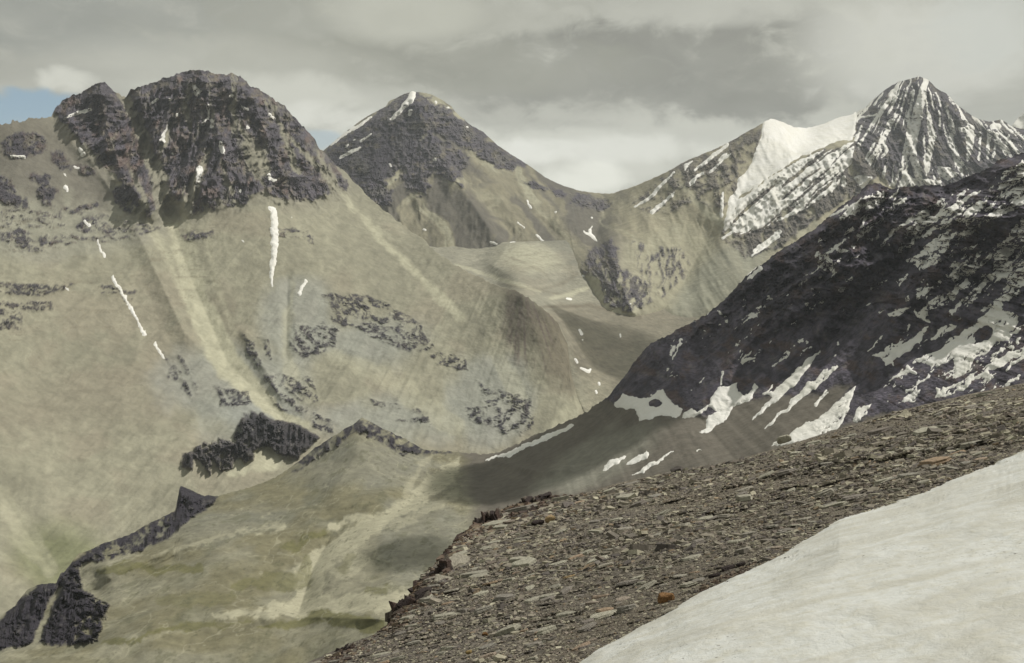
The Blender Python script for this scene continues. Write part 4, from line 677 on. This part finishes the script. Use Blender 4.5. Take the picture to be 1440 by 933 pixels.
def pick(n, marg=2):
    """random places on the bare slope, in proportion to the area they show"""
    X = []; Y = []
    while len(X) < n:
        x = RNG.uniform(330, 1640, n); y = RNG.uniform(490, 1010, n); ok = (y > rimg(x) + marg) & (y < np.minimum(snowe(x) + 9, 1010)); X += list(x[ok]); Y += list(y[ok])
    return np.array(X[:n]), np.array(Y[:n])
def frame(n, yaw, tiltx, tilty):
    """matrix columns: long axis, short axis, normal - for stones lying on the slope with some yaw and tilt"""
    N = np.array(NRM)[None] + np.stack([tiltx, tilty, 0 * tiltx], -1); N /= np.linalg.norm(N, axis=1, keepdims=True)
    A = np.stack([np.cos(yaw), np.sin(yaw), 0 * yaw], -1); A -= (A * N).sum(1, keepdims=True) * N; A /= np.linalg.norm(A, axis=1, keepdims=True)
    return A, np.cross(N, A), N
def chips(name, n, s0, s1, flat, parent, seed, lift=0.25):
    rg = np.random.default_rng(seed); x, y = pick(n); D = ground_fg(x, y); a, b_ = ray(x, y); C = np.stack([a * D, D, b_ * D], -1)
    size = np.exp(rg.normal(math.log(s0), s1, n)) * D / FPX * 0.5                 # half length in metres
    size = size * np.clip(1 + 0.75 * fbm(C[:, 0] / 2.2, C[:, 1] / 4.5, o=3), 0.5, 1.9)
    A, B, N = frame(n, rg.normal(0.15, 0.75, n) + (rg.random(n) < 0.2) * rg.uniform(0, 3.1, n), rg.normal(0.03, 0.24, n), rg.normal(-0.03, 0.26, n))
    K = 5; ang = (np.arange(K)[None] + rg.uniform(-0.35, 0.35, (n, K))) * 2 * np.pi / K + rg.uniform(0, 6.28, (n, 1)); rad = rg.uniform(0.65, 1.15, (n, K))
    el = rg.uniform(0.4, 0.85, (n, 1)); u = np.cos(ang) * rad; v = np.sin(ang) * rad * el; th = (size * rg.uniform(*flat, n))
    ctr = C + N * (th * lift)[:, None]
    base = ctr[:, None] + size[:, None, None] * (u[..., None] * A[:, None] + v[..., None] * B[:, None])
    topv = base + N[:, None] * (th[:, None, None] * (1 + rg.uniform(-0.3, 0.3, (n, K))[..., None])) * 0.6; topv = ctr[:, None] + (topv - ctr[:, None]) * rg.uniform(0.78, 0.98, (n, 1, 1))
    botv = base - N[:, None] * th[:, None, None]
    V = np.concatenate([topv, botv], 1).reshape(-1, 3); F = []
    for i in range(1, K - 1): F.append((0, i, i + 1))
    for i in range(K): j = (i + 1) % K; F += [(i, K + i, K + j), (i, K + j, j)]
    F = (np.array(F)[None] + (np.arange(n) * 2 * K)[:, None, None]).reshape(-1, 3)
    pal = np.array([(0.175, 0.155, 0.125), (0.12, 0.106, 0.090), (0.085, 0.074, 0.068), (0.23, 0.21, 0.16), (0.19, 0.145, 0.10), (0.15, 0.125, 0.105), (0.28, 0.26, 0.20)])
    pc = pal[rg.choice(7, n, p=[.27, .2, .15, .15, .03, .13, .07])] * np.array([0.97, 1.0, 1.03]) * rg.uniform(0.85, 1.15, (n, 1))
    big = fbm(C[:, 0] / 4, C[:, 1] / 6, o=3); pc = pc * (1.22 + 0.38 * big)[:, None] * np.array([1.02, 1.0, 0.95])
    return link_mesh(name, V, F, M_CHIP, parent, np.repeat(pc, 2 * K, 0), False, 'stuff')
chips('shale_chips', 50000, 5.0, 0.38, (0.16, 0.5), slope, 5)
chips('small_stones', 6200, 11.5, 0.36, (0.10, 0.34), slope, 6)

def slab_mesh(rg, K, el, th, chunky=0.0):
    """an irregular shale plate: broken outline, two laminae, chipped edge; long side 2"""
    bm = bmesh.new(); ang = sorted([(i + rg.uniform(-0.38, 0.38)) * 2 * math.pi / K for i in range(K)]); rad = [rg.uniform(0.72, 1.1) for _ in ang]
    def ring(s, z, j): return [bm.verts.new((math.cos(a) * r * s + rg.uniform(-j, j), math.sin(a) * r * el * s + rg.uniform(-j, j), z + rg.uniform(-j, j) * th * 1.5)) for a, r in zip(ang, rad)]
    rings = [ring(1.0, -th, 0.02), ring(1.03, -th * 0.25, 0.04), ring(0.95, th * 0.05, 0.03), ring(0.93, th * 0.75, 0.03), ring(0.80, th, 0.05)]
    for r0, r1 in zip(rings[:-1], rings[1:]):
        for i in range(K): j = (i + 1) % K; bm.faces.new((r0[i], r0[j], r1[j], r1[i]))
    bm.faces.new(rings[-1]); bm.faces.new(rings[0][::-1]); bmesh.ops.triangulate(bm, faces=[f for f in bm.faces if len(f.verts) > 4])
    me = bpy.data.meshes.new('stone'); bm.to_mesh(me); bm.free(); return me
rs = random.Random(4)
SLABS = [slab_mesh(rs, rs.choice([5, 6, 7]), rs.uniform(0.38, 0.75), rs.uniform(0.05, 0.16)) for _ in range(26)]
for me in SLABS: me.materials.append(M_STONE)
def place(o, x, y, half, yaw=0.1, tx=0.0, ty=0.0, lift=0.0, sz=1.0):
    D = float(ground_fg(np.array([float(x)]), np.array([float(y)]))[0]); s = half * D / FPX
    A, B, N = frame(1, np.array([yaw]), np.array([tx]), np.array([ty])); M = Matrix([[A[0][i], B[0][i], N[0][i] * sz] for i in range(3)]) * s
    p = at(x, y, D) + Vector(N[0]) * (lift * s); o.matrix_world = Matrix.Translation(p) @ M.to_4x4(); return p, s
NAMED_AT = [(937, 843), (682, 893), (772, 731), (755, 736), (745, 828), (627, 800), (675, 836), (1025, 803), (1103, 619), (660, 917)]
sx, sy = pick(620, 6); cnt = 0
for i in range(620):
    if cnt >= 290: break
    if min(math.hypot(sx[i] - a, (sy[i] - b_) * 1.5) for a, b_ in NAMED_AT) < 26 or sy[i] > snowe(sx[i]) - 4 or sy[i] > 938 or sx[i] > 1445: continue
    o = bpy.data.objects.new('stone', SLABS[i % 26]); COL.objects.link(o)
    place(o, sx[i], sy[i], min(26, max(8.5, rs.gauss(12.5, 5.0))), rs.gauss(0.12, 0.45), rs.gauss(0.02, 0.10), rs.gauss(-0.05, 0.10), rs.uniform(0.04, 0.16), rs.uniform(0.9, 1.6)); o.parent = slope; cnt += 1

def boulder_mesh(name, seed, dims, npts=22, mat=None):
    rg = random.Random(seed); bm = bmesh.new()
    for _ in range(npts):
        v = Vector((rg.gauss(0, 1), rg.gauss(0, 1), rg.gauss(0, 1))).normalized(); v = Vector([math.copysign(abs(q) ** 0.7, q) for q in v]) * rg.uniform(0.85, 1.0)
        bm.verts.new((v.x * dims[0], v.y * dims[1], v.z * dims[2]))
    r = bmesh.ops.convex_hull(bm, input=bm.verts); bmesh.ops.delete(bm, geom=[g_ for g_ in r['geom_interior'] if isinstance(g_, bmesh.types.BMVert)], context='VERTS')
    bmesh.ops.bevel(bm, geom=bm.edges[:], offset=0.05, segments=1, affect='EDGES'); bmesh.ops.triangulate(bm, faces=bm.faces)
    bmesh.ops.subdivide_edges(bm, edges=bm.edges[:], cuts=1)
    for v in bm.verts: v.co += v.normal * rg.uniform(-0.03, 0.03)
    me = bpy.data.meshes.new(name); bm.to_mesh(me); bm.free(); me.materials.append(mat); return me
M_RUST = mat_stone('rust_stone', False, (0.24, 0.135, 0.06), 60, 0.03); M_OCH = mat_stone('ochre_stone', False, (0.33, 0.24, 0.10), 60, 0.03); M_DARK = mat_stone('dark_shale', False, (0.052, 0.041, 0.038), 60, 0.04)
M_TAN = mat_stone('tan_stone', False, (0.30, 0.22, 0.12), 60, 0.03); M_PALE = mat_stone('pale_shale', False, (0.33, 0.315, 0.25), 60, 0.02); M_GREYP = mat_stone('grey_shale', False, (0.27, 0.25, 0.20), 60, 0.02)
def boulder(x, y, half, dims, seed, mat, label, cat='boulder', yaw=0.1, lift=0.35, name='boulder'):
    o = bpy.data.objects.new(name, boulder_mesh(name, seed, dims, 22, mat)); COL.objects.link(o); place(o, x, y, half, yaw, 0, 0, lift); tag(o, label, cat)
def plate(x, y, half, el, th, seed, mat, label, yaw, tx, ty, lift, K=6, name='stone_slab'):
    me = slab_mesh(random.Random(seed), K, el, th); me.name = name; me.materials.append(mat); o = bpy.data.objects.new(name, me); COL.objects.link(o); place(o, x, y, half, yaw, tx, ty, lift); tag(o, label, 'slab')
boulder(937, 846, 15, (1, 0.8, 0.6), 3, M_RUST, 'rust orange boulder just above the edge of the snow bank')
boulder(682, 895, 5.5, (1, 0.8, 0.8), 5, M_RUST, 'tiny bright orange stone near the bottom of the shale slope', 'stone', name='stone_block')
boulder(774, 734, 9, (1, 0.7, 0.75), 8, M_TAN, 'pale tan block beside a dark boulder high on the shale slope')
boulder(757, 740, 11, (1, 0.8, 0.55), 9, M_DARK, 'dark boulder touching the pale tan block high on the slope')
boulder(1103, 622, 12, (1, 0.7, 0.65), 12, M_PALE, 'pale grey boulder on the shale skyline beside the pointed snow patch')
boulder(660, 920, 6, (1, 0.8, 0.6), 14, M_OCH, 'small ochre stone close to the bottom edge of the slope', 'stone', name='stone_block')
plate(745, 829, 14, 0.62, 0.09, 22, M_PALE, 'pale wedge shaped slab lying alone in the middle of the slope', 0.35, 0.0, -0.22, 0.15, 5)
plate(676, 837, 18, 0.42, 0.08, 25, M_PALE, 'long pale slab pointing up the slope below the dark crags', 0.30, 0, -0.15, 0.12, 6)
plate(852, 798, 16, 0.45, 0.10, 27, M_GREYP, 'flat grey slab with a smaller plate at its right end', 0.22, 0, -0.05, 0.2, 6)
plate(897, 815, 13, 0.40, 0.10, 28, M_PALE, 'narrow greenish grey slab uphill of the rust orange boulder', 0.28, 0, -0.15, 0.2, 6)
plate(846, 868, 24, 0.6, 0.09, 29, M_PALE, 'broad broken slab lying left of the rust orange boulder', 0.15, 0, -0.1, 0.12, 7)
plate(942, 862, 15, 0.32, 0.10, 33, M_GREYP, 'thin slab between the rust orange boulder and the snow', 0.35, 0, -0.1, 0.3, 5)
plate(800, 814, 10, 0.5, 0.10, 35, M_TAN, 'small tan slab right of the lone pale wedge slab', 0.3, 0, 0, 0.3, 5)

def crag(name, label, x, y, halfw, blades, seed, plates=()):
    """weathered shale beds standing on edge: an Empty with one mesh per blade"""
    rg = random.Random(seed); D = float(ground_fg(np.array([float(x)]), np.array([float(max(y, rimg(x) + 3))]))[0]); e = bpy.data.objects.new(name, None); COL.objects.link(e); e.location = at(x, y, D); tag(e, label, 'crag')
    s = D / FPX
    for (dx, dy, w_, h_, th, lean, yaw) in blades:
        me = slab_mesh(rg, rg.choice([4, 5, 5, 6]), rg.uniform(0.8, 1.1), th); me.name = 'rock_blade'; me.materials.append(rg.choice([M_DARK, M_DARK, M_BROWN, M_MID]))
        b_ = bpy.data.objects.new('rock_blade', me); COL.objects.link(b_); b_.parent = e
        M = Euler((R(90 + rg.uniform(-9, 9)), 0, 0)).to_matrix().to_4x4(); M = Matrix.Rotation(R(lean), 4, 'Y') @ Matrix.Rotation(R(yaw), 4, 'Z') @ M
        b_.matrix_local = Matrix.Translation(Vector((dx * s, rg.uniform(-6, 6) * s, -dy * s))) @ M @ Matrix.Diagonal((w_ * s, h_ * s, w_ * s, 1))
M_MID = mat_stone('mid_shale', False, (0.15, 0.128, 0.105), 60, 0.04); M_BROWN = mat_stone('brown_shale', False, (0.085, 0.060, 0.050), 60, 0.04)
def blades(rg, n, w, h, sx_, sy_, line=0.0):
    o = []
    for i in range(n):
        dx = rg.uniform(-sx_, sx_); blk = rg.random() < 0.55; o.append((dx, -line * dx + rg.uniform(-sy_ * 0.7, sy_ * 1.5) + 2, rg.uniform(0.4, 1.15) * w, rg.uniform(0.35, 0.8 if blk else 1.15) * h * 1.3 * (0.6 + 0.4 * math.cos(dx / sx_ * 2.6 + sx_)), rg.uniform(0.3, 0.55) if blk else rg.uniform(0.13, 0.24), rg.uniform(-48, -5), rg.uniform(25, 85)))
    return o
def rubble(name, spots, n, s0, parent, seed):
    """dark broken pieces shed round the crags"""
    global pick
    old = pick
    def near(k, marg=0):
        i = RNG.integers(0, len(spots), k); a = np.array(spots)[i]; x = a[:, 0] + RNG.normal(0, 1, k) * a[:, 2]; y = np.maximum(a[:, 1] - (x - a[:, 0]) * a[:, 3] + np.abs(RNG.normal(0, 1, k)) * 11 + 2, rimg(x) + 1); return x, y
    pick = near; o = chips(name, n, s0, 0.4, (0.2, 0.6), parent, seed); pick = old
    a = o.data.color_attributes['Col']; v = np.zeros(len(a.data) * 4, np.float32); a.data.foreach_get('color', v); v = v.reshape(-1, 4); v[:, :3] *= np.array([0.52, 0.44, 0.42]); a.data.foreach_set('color', v.ravel())
rubble('dark_rubble', [(578, 842, 22, 0.85), (606, 806, 18, 0.9), (672, 734, 26, 0.6), (742, 705, 28, 0.35), (1022, 806, 20, 0.45), (470, 918, 20, 0.5)], 2600, 7.5, slope, 77)
rc_ = random.Random(21)
crag('shale_crag', 'largest dark fan of upright shale blades at the lower left edge of the slope', 578, 850, 30, blades(rc_, 64, 14, 20, 26, 8, 0.85), 1)
crag('shale_crag', 'tall dark crag of leaning shale blades left of the tilted grey plates', 608, 812, 24, blades(rc_, 56, 14, 21, 22, 8, 0.9), 2)
crag('shale_crag', 'row of dark broken blocks on the slope edge above the grey plates', 672, 738, 26, blades(rc_, 48, 11, 12, 30, 4, 0.65), 3)
crag('shale_crag', 'small black blocky crag where the shale skyline meets the shaded valley', 742, 705, 20, blades(rc_, 44, 10, 9, 32, 3, 0.35), 4)
crag('shale_crag', 'low dark crag at the bottom of the slope edge near the picture foot', 470, 918, 20, blades(rc_, 14, 8, 6, 26, 3, 0.55), 5)
crag('shale_crag', 'thin dark splinters poking up between the two groups of crags', 628, 780, 12, blades(rc_, 9, 6, 8, 12, 4, 1.0), 6)
plate(640, 796, 25, 0.62, 0.05, 41, M_GREYP, 'large smooth tilted grey plate leaning against the dark crag', 0.75, 0.5, -0.75, 0.35, 5)
plate(622, 818, 18, 0.7, 0.06, 43, M_GREYP, 'triangular grey plate standing below the large smooth plate', 0.95, 0.6, -0.9, 0.35, 4)
# dark stones in the hollow along the snow
for i, (x, y, h_, l) in enumerate([(1005, 812, 11, 'dark boulder in the hollow at the snow edge, left one'), (1024, 802, 13, 'dark boulder in the hollow at the snow edge, middle one'), (1042, 795, 9, 'dark boulder in the hollow at the snow edge, right one')]):
    boulder(x, y, h_, (1, 0.6, 0.42), 50 + i, M_DARK, l, yaw=0.4, lift=0.15)
# ================================================================== clouds overhead, which shade parts of the mountains, and the haze
def cloud_mat(dens):
    m = bpy.data.materials.new('cloud'); m.use_nodes = True; t = NT(m.node_tree); t.n.clear(); o_ = t.node('ShaderNodeOutputMaterial'); v_ = t.node('ShaderNodeVolumePrincipled'); v_.inputs['Density'].default_value = dens; v_.inputs['Color'].default_value = (0.97, 0.97, 0.95, 1); t.link(v_.outputs[0], o_.inputs['Volume']); return m
def cloud(px, py, D, rx, ry, rz, alt, seed, yaw, dens):
    """a cumulus whose shade falls round the given place; it floats `alt` metres up towards the sun from there"""
    P0 = np.array(at(px, py, D)); s = (alt - P0[2]) / LDIR[2]; c = P0 + LDIR * s
    bm = bmesh.new(); bmesh.ops.create_icosphere(bm, subdivisions=4, radius=1.0); a = np.array([v.co[:] for v in bm.verts])
    n = fbm(a[:, 0] * 1.7 + seed * 7, a[:, 1] * 1.7, a[:, 2] * 1.7, o=4, g=0.55); k = 1 + 0.38 * n
    for v, q, co in zip(bm.verts, k, a):
        z = co[2] * rz * q; z = z if z > 0 else z * 0.45
        v.co = (co[0] * rx * q, co[1] * ry * q, z)
    me = bpy.data.meshes.new('cloud'); bm.to_mesh(me); bm.free(); me.materials.append(cloud_mat(dens)); me.polygons.foreach_set('use_smooth', [True] * len(me.polygons))
    o = bpy.data.objects.new('cloud', me); COL.objects.link(o); o.location = c; o.rotation_euler = (0, 0, R(yaw)); o['kind'] = 'structure'
for args in CLOUDS: cloud(*args)

m = bpy.data.materials.new('haze'); m.use_nodes = True; t = NT(m.node_tree); t.n.clear(); o_ = t.node('ShaderNodeOutputMaterial'); v_ = t.node('ShaderNodeVolumePrincipled'); v_.inputs['Density'].default_value = 2.3e-5; v_.inputs['Color'].default_value = (0.86, 0.93, 1.0, 1); v_.inputs['Anisotropy'].default_value = 0.2; t.link(v_.outputs[0], o_.inputs['Volume'])
bm = bmesh.new(); bmesh.ops.create_cube(bm, size=1.0); me = bpy.data.meshes.new('haze'); bm.to_mesh(me); bm.free(); me.materials.append(m)
o = bpy.data.objects.new('haze', me); COL.objects.link(o); o.scale = (29000, 29000, 2070); o.location = (0, 0, 1120 - 1035); o['kind'] = 'stuff'
